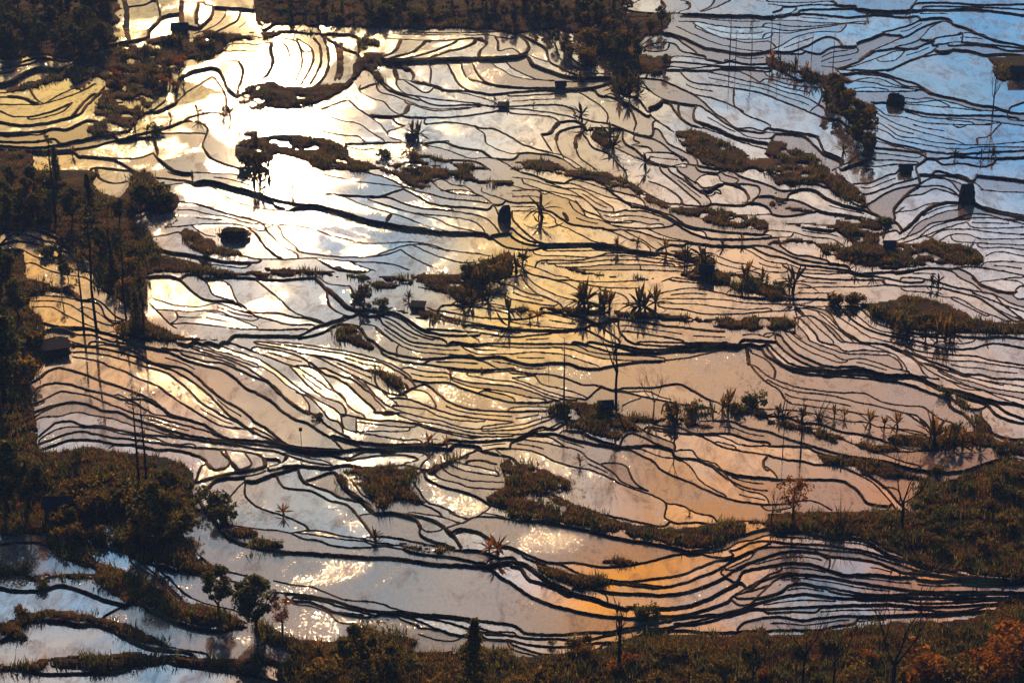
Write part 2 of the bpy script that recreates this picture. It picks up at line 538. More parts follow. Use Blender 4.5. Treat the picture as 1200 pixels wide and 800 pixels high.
8 270,150 300,190 360,220 420,235 480,260 540,290 620,330 660,360
8 300,140 330,180 400,210 460,240 560,245
8 400,190 450,240 560,235 640,250 700,250 
9 520,185 620,190 700,215 760,240 820,280 900,310 980,320
9 560,170 640,175 720,200 760,215 820,255 920,275 1060,290 1200,300
7 470,255 600,270 740,260
8 430,275 560,280 640,300 700,320 780,330 880,340
8 640,275 700,300 760,320 850,335
14 0,220 40,270 100,320 150,340 260,340 360,340 440,345 500,350
20 500,350 560,370 640,380 700,385 760,395 880,435
8 0,270 50,310 110,335
9 0,310 60,340 130,350 160,350
8 140,360 280,355 380,350 520,360
8 160,375 300,375 420,375 540,385 640,385
8 0,365 80,370 140,360
8 120,395 240,400 380,405 460,385 560,388 640,390 740,410 860,435
8 140,420 300,420 420,400 560,400 700,415 800,435
8 180,435 330,430 440,420 560,418 680,430 760,440
8 220,450 340,450 460,440 580,440 700,445 780,450 870,440
8 320,465 480,465 600,465 740,470 860,475
7 600,450 605,465
8 560,320 620,340 650,370
8 680,370 740,345 800,350
8 880,340 960,350 1040,352 1120,350 1200,350
9 980,320 1080,320 1200,315
8 1120,350 1150,370 1200,400
8 1060,355 1120,380 1200,420
8 960,400 1040,430 1100,440 1200,465
8 720,420 800,430
9 200,510 300,515 400,520 520,520 640,510
8 280,510 380,540 500,550 600,550 
9 740,510 800,520 920,530 1020,540 
9 40,470 120,490 200,510 280,540 320,570
8 50,440 130,460 200,490 260,500
9 40,480 60,520 110,570 180,600 230,630 
8 0,495 40,490 
8 60,490 120,540 200,580 300,610 400,640
9 0,540 60,570 140,590 220,620
8 0,600 100,620 200,632
8 0,655 100,660
10 0,690 80,690 160,665 240,670 320,680 380,710 440,710
8 140,660 260,690 380,720
10 0,710 100,725 200,735 320,740 380,720 430,740 500,790
8 0,740 160,745 260,745
8 0,780 100,770 180,760
10 340,740 400,770 460,800
28 480,695 600,710 740,730 880,745 1000,755
8 530,750 700,775 800,795
8 500,730 520,770 560,800
8 680,580 760,560 860,550 960,570 1080,590 1200,590
8 700,600 860,600 1000,605 1100,620 1200,620
8 680,620 860,625 980,640 1100,650 1200,645
8 700,640 800,650 900,670 1060,670 1200,660
8 760,500 880,520 1000,530
8 520,620 580,640 
9 420,560 500,575 540,600
8 700,520 740,505
8 740,0 800,40 860,80 900,110 930,140 930,160
8 700,0 760,50 820,100 880,150 
14 640,50 720,80 780,120 800,150
10 540,50 640,110 720,150 790,155
12 790,150 820,160 900,165 930,155
10 860,50 900,80 960,70 990,60
8 870,40 900,20 960,20 980,50 
20 890,90 920,95 940,80 980,60
8 880,0 960,10 980,0
8 940,80 970,90 980,110 950,100
12 1040,60 1090,90 1110,130 1080,160 960,155
8 980,50 1040,60 1060,40 1000,20
8 1060,60 1150,70 1160,110 1130,135
8 900,100 920,120 950,110
8 1030,0 1080,30 1150,50 1200,70
8 1150,120 1200,120
8 1080,150 1140,150 1200,170
8 1090,210 1200,210
8 780,0 850,50 860,60
9 810,30 850,70
8 1080,770 1140,765 1200,780
8 1090,790 1200,795
8 1020,560 1060,555 1080,575
@ 900 200
P 0,0 300,0 390,60 440,100 470,180 400,150 320,120 250,60 180,60 110,90 60,80 30,110 120,160 220,190 180,200 60,180 0,170 0,140 60,130
P 300,210 380,220 540,240 520,340 620,340 700,340 780,320 860,340 940,340 1000,380 1020,420 960,440 880,440 780,440 620,460 520,460 400,430 280,400 220,350 100,340 0,350 0,330 160,320 300,350 400,350 300,280 100,260 60,240 300,250
P 420,620 560,610 650,580 740,600 860,630 960,680 1080,710 1200,720 1200,770 960,760 780,750 640,740 500,690 480,660
P 0,530 60,550 140,590 240,600 120,600 0,610
P 0,690 120,690 140,760 180,800 100,760 60,740 0,750
8 0,20 100,50 200,60
8 220,60 280,80 340,110 400,150 440,170
10 100,110 150,85 220,90 280,130 360,160 440,180 520,210
12 440,110 470,180 540,220 600,240
8 330,20 400,70 450,110 540,85 600,60 680,40
8 400,60 480,55 560,20 600,10
9 480,150 560,100 640,75 700,65
18 700,0 710,60 660,100 620,140 590,180 590,230 550,270 540,320
9 710,60 780,30 840,40 880,75 920,130
9 710,75 800,70 860,90 900,120
8 720,15 820,20 900,20 960,50 1010,90
9 840,40 900,60 
8 1000,90 1080,98 1200,102
9 800,0 900,30 960,45 980,15
18 980,20 1080,30 1200,45
10 780,160 840,145 920,150 980,160 1080,185 1200,210
14 920,80 950,60 960,120 920,110
8 600,195 680,185 740,160 800,150
9 640,120 720,110 780,85 830,95 880,110
16 620,290 680,240 730,190 780,160 840,145
8 640,320 700,250 760,220 840,190 900,180
8 600,330 700,290 760,250 800,240 860,230 920,220
8 700,320 760,270 840,240 900,230 1020,220 1200,235
8 620,340 720,310 800,280 860,260 930,240
8 960,140 1050,190 1150,210 1200,215
8 860,230 940,205 1020,205 1100,225 1200,250
8 930,240 960,265 1060,270 1200,265
8 760,310 820,280 940,275 1060,290 1200,300
8 800,330 860,300 940,300 1000,320 1100,320 1200,320
8 880,330 1000,340 1100,345 1200,350
8 1000,360 1100,360 1200,370
8 1020,400 1080,380 1200,400
8 1020,430 1100,425 1200,430
9 540,290 600,280 620,300
8 640,170 600,200
12 0,0 120,50
9 0,110 60,130 140,140 240,185 320,200 420,215 520,235
8 0,60 60,90 140,90
9 0,200 100,210 220,190
14 160,260 260,275 400,290 500,295
8 0,280 120,290 200,310 300,320 350,350
7 0,310 100,310
8 0,360 60,380 140,410 240,430 360,440
8 60,350 120,390 200,400 280,420
8 0,385 80,410 160,440 260,450 400,470 
8 0,430 100,440 160,460 280,470 400,480 520,475
10 160,480 280,485 400,480 520,495 640,520 720,520
9 80,450 180,495 360,510 540,510
16 540,515 550,530 
10 140,550 300,545 420,545 560,535
10 550,530 640,540 740,540 820,550 900,570 1000,600 1100,670 1160,705
8 640,560 740,570 820,590 900,600 980,650 1060,680 1120,705
10 520,475 640,470 740,455 840,460 900,500 960,530 1000,560
8 600,480 680,470 
9 840,460 940,450 1040,460 1100,470 1200,490
8 640,500 760,510 860,540 960,560 1060,580 1140,620 1200,640
8 900,460 960,490 1000,540 1080,570 1150,580
14 960,500 1000,530 1080,560 1160,570
8 1000,520 1080,510 1160,500 1200,500
8 1100,510 1180,520 1200,540
8 1160,560 1180,540 1200,540
8 1000,600 1060,640 1140,680 1200,700
8 960,570 1060,610 1140,640 1200,660
8 1060,580 1120,640 1200,700
8 1170,600 1200,600
8 860,600 940,640 1020,680
10 340,635 420,640 480,690 520,720 600,740 700,760 820,780
10 0,600 100,600 200,600 300,605
8 0,630 100,625 200,635 300,635
12 0,660 100,655 180,640 260,650 300,680 340,740 420,790
8 130,640 200,650 260,670 320,720 360,760 430,800
8 300,640 340,690 400,730 460,770 540,790
8 340,640 400,700 480,745 600,780 700,795
8 370,640 430,690 500,740 600,765 720,780
10 120,690 200,680 250,710 300,760 340,800
8 150,690 220,760 260,800
8 180,680 240,740 300,790
8 200,680 280,720 330,770 370,800
8 130,710 180,770 210,800
8 230,660 300,720 350,760 400,800
8 80,760 110,800
8 100,755 150,800
8 0,760 60,770 80,800
8 0,480 80,475
8 880,770 1000,780 1100,775 1200,785
8 560,720 700,760 850,765
@@
@ 0 400
P 0,0 330,0 320,60 220,90 180,130 160,180 100,210 80,260 130,330 110,400 130,440 170,460 180,510 280,510 400,495 520,510 620,518 760,535 860,570 910,620 920,660 900,700 900,800 0,800
18 70,310 90,230 110,205 170,180 220,140 270,122 320,130 400,155 480,185 560,210 640,240 720,280 760,310 800,340 900,370 960,390 1020,430 1080,455 1200,470
10 330,0 430,20 500,15 560,25
16 340,72 400,80 470,95 520,120 580,140 640,170 730,205 780,240 840,280 920,330 1000,380 1060,400 1120,410
14 340,50 400,50 500,65 580,85 660,110 730,130 790,150 840,190 890,230 940,285 1000,320 1060,355 1120,380 1200,430
14 300,15 380,18 460,28 540,45 620,65 700,95 800,115 860,125 930,170 980,220 1060,280 1120,310 1170,350 1200,380
12 440,0 560,20 640,55 720,100 790,125 850,155 900,185 970,240 1010,280 1070,340 1130,380 1190,430
10 500,0 640,15 760,40 840,70 900,95 980,115 1040,130 1100,170 1150,215 1200,240
16 130,290 150,240 200,205 270,195 340,205 420,230 500,245 580,270 680,270 740,300
14 150,290 220,265 280,235 340,240 420,255 480,280 560,310 640,340 720,350 800,375 900,400 1000,430 1100,460
14 100,360 160,330 240,300 320,285 400,290 480,320 560,330 640,365 720,390 820,420 900,440 1000,455 1100,470 1200,480
9 80,390 150,360 200,330 260,295
8 140,310 200,290 
9 130,390 200,355 280,350 360,330 430,345 520,360 600,385 680,405 760,430 860,445 
9 120,420 150,370
12 260,380 330,372 400,395 480,395 560,415 640,430 740,440 860,450 960,465 1080,475 1200,500
9 180,445 250,385
9 190,455 260,415 320,400 420,400 500,405 560,430 640,440
12 180,480 250,455 320,430 380,420 460,435 540,450 640,460 740,475 860,490 1000,500 1100,510 1200,525
10 180,505 250,485 330,460 440,460 500,470 560,480 640,485 720,500 
14 640,490 740,505 800,505 880,520 940,540 970,565 940,590 920,650
9 510,500 540,480
9 780,515 785,500
10 620,435 720,450 800,480 900,480
9 700,380 760,410 830,440
30 970,570 1000,600 1060,590
12 1040,520 1080,555 1060,590 1010,605
12 1060,520 1080,555
20 1080,560 1120,600 1170,585
10 1150,525 1180,570 1150,600
26 920,660 980,640 1060,620 1130,605 1200,595
14 900,750 960,700 1020,640 1120,635 1200,625
12 940,750 970,790
12 1150,650 1150,720 1200,770
9 1060,800 1080,730 1140,660
8 990,220 1000,230
9 860,60 960,90 1040,100 1120,130 1200,165
9 900,30 980,60 1060,80 1150,120 1200,150
9 920,0 1000,40 1080,60 1200,100
9 980,0 1060,30 1200,75
9 760,30 900,50 1000,75 1100,110
9 1060,0 1200,45
10 820,0 900,20 1000,50 1120,90 1200,120
9 1100,400 1150,410 1200,415
9 1000,460 1100,465
10 600,290 640,300 700,330
12 560,250 640,290 720,340 800,350 880,365
@ 300 400
P 440,0 530,0 570,40 530,35 480,20
P 550,130 640,150 700,190 700,230 640,210 580,165
P 370,610 440,600 520,590 600,570 680,580 740,600 800,600 860,570 940,550 1000,530 1020,540 940,560 880,590 820,620 780,620 730,640 720,670 760,720 800,760 740,750 700,740 640,740 600,790 540,800 560,750 500,700 460,660 430,640 440,700 400,670
P 1140,570 1200,560 1200,800 1150,780 1080,730 1150,690 1170,670
16 0,10 120,30 240,60 320,70 400,90 480,120 540,140 620,170 700,200
14 0,0 160,20 300,40 420,60 520,85 600,105 700,160 740,200
12 60,0 200,10 330,30 450,50 560,80 660,120 720,160
10 0,25 100,40 180,60 240,90 260,120 330,125
12 240,60 300,80 360,110 440,150 500,180 560,210 620,240 680,250
12 0,55 80,80 160,110 200,120 240,150 300,190 340,220 400,250 430,300 470,330 500,340
12 260,100 320,150 380,170 440,210 480,250 540,300 560,320
12 330,125 400,160 460,180 520,230 580,270 620,300
10 190,110 260,120 320,170 370,230 420,280
12 0,80 60,110 140,170 200,220 250,250 300,280 360,310 410,350 
12 160,115 200,160 260,220 320,260 400,290 420,320
10 0,110 80,150 140,200 190,230 240,280 250,320 
18 0,150 60,190 110,240 160,280 220,320 270,340 330,390 400,430 440,450
12 0,170 40,180 100,220 130,260 180,300 250,340
12 190,240 250,260 310,320 340,360 390,380 410,420
14 0,235 60,270 120,320 180,360 240,380 300,420 350,450 400,500
9 350,450 440,480 500,495
12 0,380 40,400 80,430 130,470 180,490 300,500 400,505
12 0,400 60,440 120,475
11 0,425 60,455 140,485
14 0,455 80,470 160,490 260,510 400,510 500,500 620,500 720,490 820,490 900,500
12 0,480 120,495 240,515 340,530 430,545 500,520 600,510 700,510 780,520 810,545 780,570
12 430,555 560,535 680,530 740,540 760,555 700,570
10 140,520 220,540 320,560 360,580
14 0,505 100,515 200,550 280,570 360,580
16 0,620 60,600 120,585 180,580 260,585 340,590 420,575 520,590 600,590 700,580 800,600 880,570 960,545 1020,515 1060,510 1140,530 1200,540
24 0,595 40,580 30,540 0,525
20 60,590 120,570 140,550
9 30,545 100,550
22 0,650 80,620 160,600
14 100,640 130,680 180,690 260,700 340,740 420,760 470,800
14 200,610 220,650 280,680 340,700 400,730 500,755 550,790
20 240,650 300,630 340,615 370,615 400,660 440,700 500,740
12 370,615 390,660 420,700 480,730 540,770
8 0,770 60,790
12 400,340 480,355 560,370 640,370 740,385 820,410 900,425
10 400,350 410,400 450,420 560,440 680,460 760,460
8 470,360 470,410
10 480,375 580,390 680,400 740,400
14 360,440 440,460 500,470 600,480 720,480 840,480
8 680,450 690,480
9 450,420 540,420 700,420 
10 500,180 540,230 600,290 640,310 
10 440,150 500,200 560,270 600,310
10 560,190 600,240 660,290
12 540,130 620,190 680,240 700,250
14 700,235 780,200 820,215 860,250 920,290 1000,315 1100,325 1200,325
12 620,260 720,270 800,300 900,335 1000,355 1100,365 1200,375
10 740,225 800,240 840,290 
10 650,300 740,310 800,320 860,350 960,370 1060,375
10 660,320 760,350 860,370 960,400 1060,410 1200,395
10 660,340 740,370 840,385 940,410 1040,430 1200,435
9 740,380 820,400 900,420 1000,440 1100,445 1200,440
9 800,400 900,430 1000,450 1060,445
9 900,460 1000,465 1080,465 1200,450
9 840,480 940,480 1040,490
14 600,340 700,330 
20 560,330 640,330
10 560,0 600,40 680,65 800,80 940,70 1040,75 1140,70 1200,80
14 600,60 680,90 740,100 820,110 880,120 1000,130 1140,130 1200,125
9 660,0 700,30 780,50 880,60 1000,65
9 660,30 660,70
9 740,0 860,15 920,20 1000,15 1200,20
9 920,0 1000,10 1100,8 1200,5
9 960,20 1000,45 1060,60 1200,50
14 1000,60 1060,90 1140,130
9 780,105 820,80 
10 700,120 800,140 900,150 920,180 1000,210 1100,225 1200,235
10 700,170 800,190 900,190 960,215 1040,240 1120,265 1200,280
10 920,170 1000,190 1100,200 1200,210
9 1060,150 1200,140
9 1000,160 1120,180 1200,185
9 900,130 1000,145 1100,140
9 1040,240 1080,230 1200,260
9 1060,400 1120,390 1200,380
9 1060,420 1140,415 1200,410
9 1060,510 1140,500 1200,505
22 1000,560 1060,560 1130,575
9 1120,500 1160,540 
12 790,600 800,640 860,670 920,690 1000,710 1060,740
9 1060,740 1100,770 1060,800
9 1100,770 1200,800
12 820,600 860,640 940,660 1000,680 1080,690 1160,690
9 880,600 920,625 1000,650 1080,655 1160,660
9 900,575 980,605 1060,620 1140,630
9 930,560 1000,580 1120,605
10 720,640 760,690 800,750 860,770 930,800
10 620,750 700,740 800,770 860,800
12 440,640 470,680 500,720 560,750 
12 460,610 530,600 550,630 510,680 540,730 580,750
9 620,630 680,620 680,650 630,655 620,630
@ 600 400
P 0,580 60,570 140,590 200,620 270,650 280,680 230,710 180,690 120,650 60,640 
P 0,600 40,640 100,640 160,690 240,740 320,770 400,800 0,800
P 180,300 280,280 360,290 480,300 520,340 640,350 700,360 860,350 940,320 1000,290 1060,300 1120,310 1200,350 1200,365 1100,345 1000,330 900,350 860,380 940,395 990,420 880,405 760,385 640,380 560,370 620,420 720,470 740,490 640,440 540,420 500,460 400,440 300,415 240,420 260,390 200,340 160,350
9 0,10 80,10
9 0,35 120,30 240,30 320,50 400,75 480,85 600,90 700,90
9 0,65 80,50 180,55 260,65 340,95 400,110
12 0,90 80,105 180,100 260,100 320,120 400,125 480,110 580,95 700,90 800,80 900,60 980,40 1060,25 1120,40
9 100,10 220,10 290,15 360,45 440,60 560,65 700,75
9 300,0 400,30 480,50 600,55
11 370,0 480,20 580,45 680,50 760,40 860,40 960,20 1060,15
10 460,0 560,25 660,35 800,25 960,20
9 580,10 720,20 900,15 1060,10
9 600,0 800,5 1000,5
10 1060,15 1120,10 1160,20 1200,10
20 1100,30 1110,80 1110,110 
14 1100,80 1140,140 1200,195
10 1120,50 1180,80 1200,95
9 1160,20 1180,50 1200,65
9 1130,110 1160,130 1200,160
12 0,135 100,150 180,155 260,175 330,200 400,205 470,225 540,240 600,255 700,275 800,295 920,310
9 0,150 100,160 140,200 220,220 300,240 360,265
9 110,160 60,165 0,170
9 0,170 80,200 160,230 240,255 340,270
9 0,190 60,205 140,240 200,260 300,275
9 0,210 80,230 160,260 220,275
8 0,245 80,260 150,270
12 0,285 100,285 180,280
12 0,330 100,325 190,325
9 0,310 100,305 200,310
8 350,270 400,225 420,210
12 500,220 580,215 660,215 720,205 790,200 850,230 900,260 960,285 
9 480,220 540,235 640,235 700,260 740,270
8 520,300 560,280 600,265
8 700,340 710,300 740,280
9 930,290 940,320
10 0,395 80,380 140,360 200,350
12 0,420 60,405 140,380 210,350
9 0,430 60,430 160,410 230,380
12 0,470 60,435 140,400 200,410 260,370
14 120,430 200,430 260,450 330,465 400,480 480,490 560,490 640,485 740,500 770,540 860,550 920,575 980,600 1060,625 1200,635
14 0,460 100,465 160,475 220,490 280,500 330,520 360,550 420,580 480,620 520,660 600,690 640,700
12 60,450 140,440 200,460 260,500 
14 240,420 320,420 380,450 480,480 540,500 600,530 660,560 700,600 760,630 840,660 900,690 1000,730 1080,750 1200,770
14 0,500 80,510 140,530 200,560 300,590 360,600 440,630 520,670 600,700 660,720 720,755 730,800
10 720,755 800,770 860,800
12 430,570 500,570 540,590 560,640 600,680 640,700
10 520,450 560,430 620,450 680,480 730,500
9 560,490 620,510 700,540 780,550 840,590 880,650 940,690 1000,720
12 560,380 640,430 720,460 760,480 760,520 
9 640,400 720,410 800,430 860,430 920,460 980,490 1060,510 1200,530
12 700,395 780,400 860,430 940,430 1020,430 1080,450 1140,465 1200,470
9 660,410 700,420 760,420
9 770,510 840,510 880,550 950,570 1000,620 1040,670 1100,700 1180,720
9 880,430 960,440 1020,460 1060,480 1120,490 1200,490
9 960,470 1040,490 
9 880,375 960,370 1040,375 1080,395 1140,410 1200,420
14 1200,530 1180,560 1180,590 1200,605
14 930,570 980,620 1040,660 1120,690 1200,700
9 500,370 620,375 700,395
20 0,550 60,610 120,650 160,700 240,740
10 1120,310 1200,320
@ 900 400
P 1050,440 1120,470 1200,470 1200,530 1140,520 1080,500 1000,490 940,480 840,500 780,510 700,490 620,480 560,450 640,430 740,450 800,440 860,420 950,420 970,400 960,350 900,310 860,280 880,260 920,280 960,330 1020,370 1040,410
P 0,370 80,375 160,390 240,410 340,440 400,470 500,480 600,490 620,510 520,515 440,505 380,480 300,470 220,440 140,420 60,395 0,390
P 220,520 320,540 420,550 520,560 600,580 680,620 760,640 800,660 860,650 920,620 1000,590 1060,570 1130,560 1200,560 1200,800 720,800 700,700 720,660 640,640 560,640 500,620 460,620 420,590 340,580 260,560
14 0,75 60,100 140,140 240,155 340,150 460,160 560,180 640,195 700,210
14 0,90 30,130 30,165
12 0,35 50,90 110,120 180,130 250,130 340,135 440,125 540,150 640,155
10 0,15 40,50 100,100 180,120 260,120
10 40,0 100,60 160,95 240,125 330,135 400,130
10 80,0 130,50 190,80 260,110 340,120
10 130,0 180,40 240,65 320,95 370,95
10 170,0 240,40 300,60 360,85 440,80 540,110 600,130 660,140 
12 200,0 280,30 360,55 460,60 560,65
10 260,160 360,165 480,175 580,185 660,200 740,230 800,250 860,280
9 340,115 440,120 520,150 600,155 640,155
14 230,0 320,20 360,45 440,40 520,45 580,55
10 360,0 460,15 540,40 600,65 640,110 650,130
10 560,60 610,90 630,130
10 440,0 560,15 640,50 700,90 760,140 820,170 920,205 1000,225 1080,260 1200,300
10 500,5 560,20 640,60 700,100 740,160 800,180
14 640,150 700,160 760,190 820,215 900,230 1000,260 1080,280 1160,290 1200,300
12 620,170 700,180 800,225 870,240 960,270 1060,290 1120,330 1200,360
12 860,240 940,260 1020,290 1070,340 1140,370 1200,380
10 570,10 640,20 700,60 780,80 880,90 980,95 1080,110 1200,125
10 600,0 660,30 740,50 860,60 980,70 1060,90 1200,110
10 700,0 780,20 860,35 960,30 1060,8 1200,30
8 800,0 900,10 960,0
12 640,40 760,90 820,110 920,150 1000,155 1060,170 1200,175
9 740,100 860,140 960,170 1060,190 1200,210
9 700,90 800,130 880,170 960,190 1060,220 1200,240
9 760,110 880,150 1000,180 1100,205
9 800,140 880,180 960,215 1060,240 1200,270
9 780,150 860,190 920,220 1000,230
9 620,130 680,155 760,170 800,175
14 850,280 860,305 920,340 960,380 970,420
9 890,270 920,280 940,310 1000,315
12 1000,350 1040,400 1060,430 1140,455 1200,455
14 0,165 60,190 140,215 240,230 340,240 420,240 470,250 540,285 640,300 720,305 760,330 820,370 860,380 900,410
12 0,180 60,210 140,235 240,245 330,260 420,285 500,300 560,315 640,335 700,370 740,400
10 640,335 700,350 720,380 740,400
12 0,195 50,225 80,270 110,290 
9 100,290 180,300 240,310 340,320 440,340 520,350 
10 0,315 60,320 140,325 220,340 300,360 380,375 460,380 520,400 620,410 700,420 740,440
9 0,345 80,350 160,380 240,385 340,420 440,435 560,470 640,500 720,510 800,515
9 0,420 80,450 180,480 260,505 360,530 460,545 560,560 640,585 720,600 820,610 900,605 960,590 1000,575 1060,555 1140,545 1200,555
9 600,410 680,430 760,450
10 180,490 240,520 320,540
9 400,480 480,515 560,535 620,560 700,580
9 220,440 320,450 400,480 
9 500,515 620,515 760,515 
9 0,485 100,490 200,495
12 0,535 80,550 160,560 220,575 300,575 360,590 430,625 490,660 540,710 590,770 600,800
12 0,640 60,645 140,645 240,645 340,650 400,680 440,720 470,755 560,770 
12 0,590 40,630
14 460,620 520,660 560,690 600,740 640,780 660,800
12 700,700 720,760 740,800
9 540,680 600,690 620,720
9 0,755 80,760 200,745 300,790
9 0,790 100,780
14 1060,560 1140,560 1170,600 1150,650
9 800,650 860,680 920,720
@@
@ 0 600
P 0,0 880,0 840,80 900,160 960,240 1060,275 1020,300 940,290 860,280 760,240 660,220 570,170 540,100 500,45 430,60 400,150 450,220 560,260 700,330 840,410 960,430 1080,480 1160,540 1000,545 900,520 760,470 640,435 580,415 500,360 430,300 450,290 440,260 340,235 260,180 200,145 220,110 150,95 0,95
P 960,0 1060,0 1080,50 1200,80 1200,150 1100,120 1040,80 
P 0,250 80,275 160,300 170,290 240,290 430,290 400,310 240,305 150,320 80,300 0,280
P 0,560 60,500 140,470 240,455 340,465 420,480 520,500 640,540 720,580 800,620 900,660 820,640 640,600 520,540 440,520 340,510 200,505 100,540 0,600
P 0,715 120,710 180,690 340,665 500,665 640,650 760,680 900,680 1200,690 1200,760 1060,730 900,710 760,700 620,725 540,735 400,730 260,720 240,690 200,730 120,730 0,735
12 0,150 80,140 180,140 240,170 300,215 380,240 440,255 450,290 380,290 240,300 
12 0,265 60,275 140,305 200,320
10 0,95 140,95 200,110
14 0,350 80,365 200,360 270,340 340,350 420,380 500,410 580,430
10 360,300 440,310 500,350 560,390 600,420 
10 470,500 540,455 600,430
12 580,430 640,430 740,470 860,520 960,545 1060,550 1140,550
16 0,600 60,565 130,520 200,505 280,505 360,520 450,525 520,545 600,590 680,625 780,640 860,650 910,670
9 440,500 560,540 640,580 740,620 840,640 960,660
12 0,735 80,720 140,740 220,755 400,750 540,745 640,715 760,700 860,710 960,725 1080,740 1200,765
14 240,685 400,680 560,685 700,690 800,695
9 240,685 250,720 360,725 520,720 600,705 
9 700,690 820,670 960,690 1080,690 1200,700
12 880,0 860,50 850,90 
24 960,0 1010,40 1040,90 1100,130 1200,165
12 930,200 1000,255 1060,275 1160,300 
9 930,235 940,280 1020,320 1100,370 1150,380
9 840,80 880,140 930,200
9 1060,300 1150,360 
9 500,50 540,110 570,160 540,175 480,150 440,90 430,60
9 540,175 600,200 680,250 760,320 850,400
9 570,170 660,220 740,260 820,340 900,400
9 620,240 720,300 800,370 850,410
9 730,260 800,320 860,380 940,420
9 790,300 840,360 
12 740,240 840,275 940,300 1000,340 1080,380 1140,400
9 940,420 1020,440 1100,460 1170,500
9 940,430 1060,480 1160,520
9 330,40 370,90 410,140
9 350,30 400,80 420,100 
9 1060,60 1200,80
9 1060,320 1130,330 1200,340
9 0,290 80,300 170,310 
@ 300 600
P 0,500 100,550 200,590 300,600 400,590 480,540 600,560 700,580 760,600 740,660 800,700 880,700 920,670 1000,600 1100,640 1200,650 1200,800 200,800 100,720 0,690 0,660 180,715 190,690 140,640 60,600 0,560
P 0,580 60,610 150,650 180,690 260,660 180,640 130,590 60,560 0,530
P 0,115 80,130 140,160 60,170 0,150
P 660,145 740,135 860,165 920,175 860,195 740,180
12 60,0 140,20 230,60 250,90
10 0,75 100,85 160,95 240,85 320,90 400,110 480,120 560,140 640,150
12 160,95 220,120 300,135 360,155 440,165 520,165 600,160 680,170
10 200,95 300,110 400,125 500,135 560,155 680,155
12 460,0 500,40 530,80 560,125
20 0,155 120,180 260,190 400,200 540,210 640,210 740,225 840,240 960,245 1060,250 1120,240 1200,235
10 680,170 780,195 900,205 1000,225 1080,240
12 1080,250 1120,280 1160,310 1200,335
9 500,10 600,0 
14 640,0 730,20 770,60 770,100 820,130 920,160
9 560,110 660,120 760,140 860,160
16 690,5 780,20 860,50 920,100 960,160
9 760,60 800,90 860,85
9 720,0 860,20 960,50 
14 960,50 900,70 
9 910,0 1000,30 1060,10
9 970,50 1020,25 1100,20 1200,30
10 920,90 960,75 1040,90 1100,125 1140,150 1200,160
9 930,100 980,75
12 920,175 1000,175 1060,180 1110,200 1140,210
9 1060,0 1160,20
9 1100,220 1200,210
12 80,320 180,340 260,350 340,380 420,410 500,415 580,425 660,455 760,475 860,480 960,490 1080,510 1200,520
12 90,375 180,380 260,390 360,410 460,440 560,460 660,465
9 200,400 300,410 400,440 500,465 560,480
10 180,430 260,440 340,470 380,510 460,530
10 160,410 260,420 360,460 440,480 520,490
9 340,460 420,470 500,480
9 180,395 240,395
10 640,470 740,500 840,540 920,570 1000,575
10 700,470 800,495 900,515 980,540 1060,560 1200,560
9 760,540 860,550 960,580 
9 760,570 860,600 940,600
9 800,480 960,500 1060,545 1200,580
9 1080,570 1200,575
9 1080,590 1200,600
9 680,500 760,530 
9 740,660 860,660 920,650
9 720,690 900,690 
9 0,580 60,590 140,630 180,680 190,720
9 130,580 200,610 250,620
9 130,590 180,640 260,660
9 0,690 120,715 200,740
12 0,765 60,780 120,800
9 460,570 480,540 
@ 600 600
P 0,0 360,0 460,25 560,50 700,70 760,70 900,60 1000,40 1080,40 1200,40 1200,70 1100,90 1040,120 960,150 860,170 760,150 620,120 440,85 260,55 120,35 0,30
P 0,680 80,700 200,700 240,670 400,640 500,610 620,575 800,570 1000,575 1200,560 1200,800 0,800
P 100,260 200,250 300,290 420,300 470,320 400,350 320,350 260,330 160,290
P 370,230 480,215 560,215 600,230 500,250 400,245
18 0,35 120,40 240,60 360,85 480,115 600,135 720,155 820,180 850,180
12 850,180 920,170 1000,140 1080,105 1200,75
10 360,0 480,20 600,45 700,65
10 710,0 720,30 780,50 860,45
9 860,0 940,20 960,50
9 860,45 960,55 1060,40
12 0,165 80,200 160,230 220,235 300,235 380,250 460,255 560,245 660,225 760,200 860,185 920,190
12 220,235 280,270 360,300 440,310 500,320 580,320 700,305 800,290 880,255 960,225 1040,210
9 860,185 930,205 1000,210 1040,200
10 920,190 1000,175 1060,140 1120,130 1200,110
10 1040,200 1020,180 1060,170 1120,140 1200,130
12 400,350 440,330 520,335 600,345 700,350 800,330 880,300 960,270 1040,220 1100,190 1200,150
11 560,330 700,345 
10 1000,270 1060,240 1120,210 1150,170 1200,165
14 380,360 480,375 600,380 700,385 800,375 900,345 1000,300 1040,270 1100,240 1200,200
10 1000,260 980,280 1000,300 1040,325
14 540,440 640,445 740,445 840,430 920,400 1000,360 1050,330 1080,280 1120,265 1200,250
14 0,225 60,240 120,280 170,320 240,350 300,380 380,400 460,430 540,450 
9 270,370 320,340 380,355 440,390
9 120,250 200,300 300,330 400,350
12 60,210 160,250 240,280 320,300 
14 0,250 40,260 80,310 140,330 200,350 280,375
20 0,325 60,375 120,405 200,435 300,460 400,480 500,490 600,495 700,485 800,480 900,455 1000,420 1040,390 1100,370 1200,300
14 600,500 700,500 780,495 900,480 1000,470 1100,440 1200,340
12 0,530 60,560 140,570 240,570 340,560 440,560 520,545 620,525 740,505
12 0,575 100,590 220,590 320,600 420,580 520,560 600,545 720,540 800,520 900,500 1000,470 1060,455
14 0,600 80,620 200,630 300,625 400,610 500,605 600,575
12 0,615 60,640 160,665 280,660 400,640
10 0,640 80,665 180,690 240,680
10 620,550 720,550 820,550 900,560 1000,560 1100,555 1200,555
10 760,520 860,520 960,500 1040,465 1120,450 1200,450
10 1060,400 1140,400 1200,390
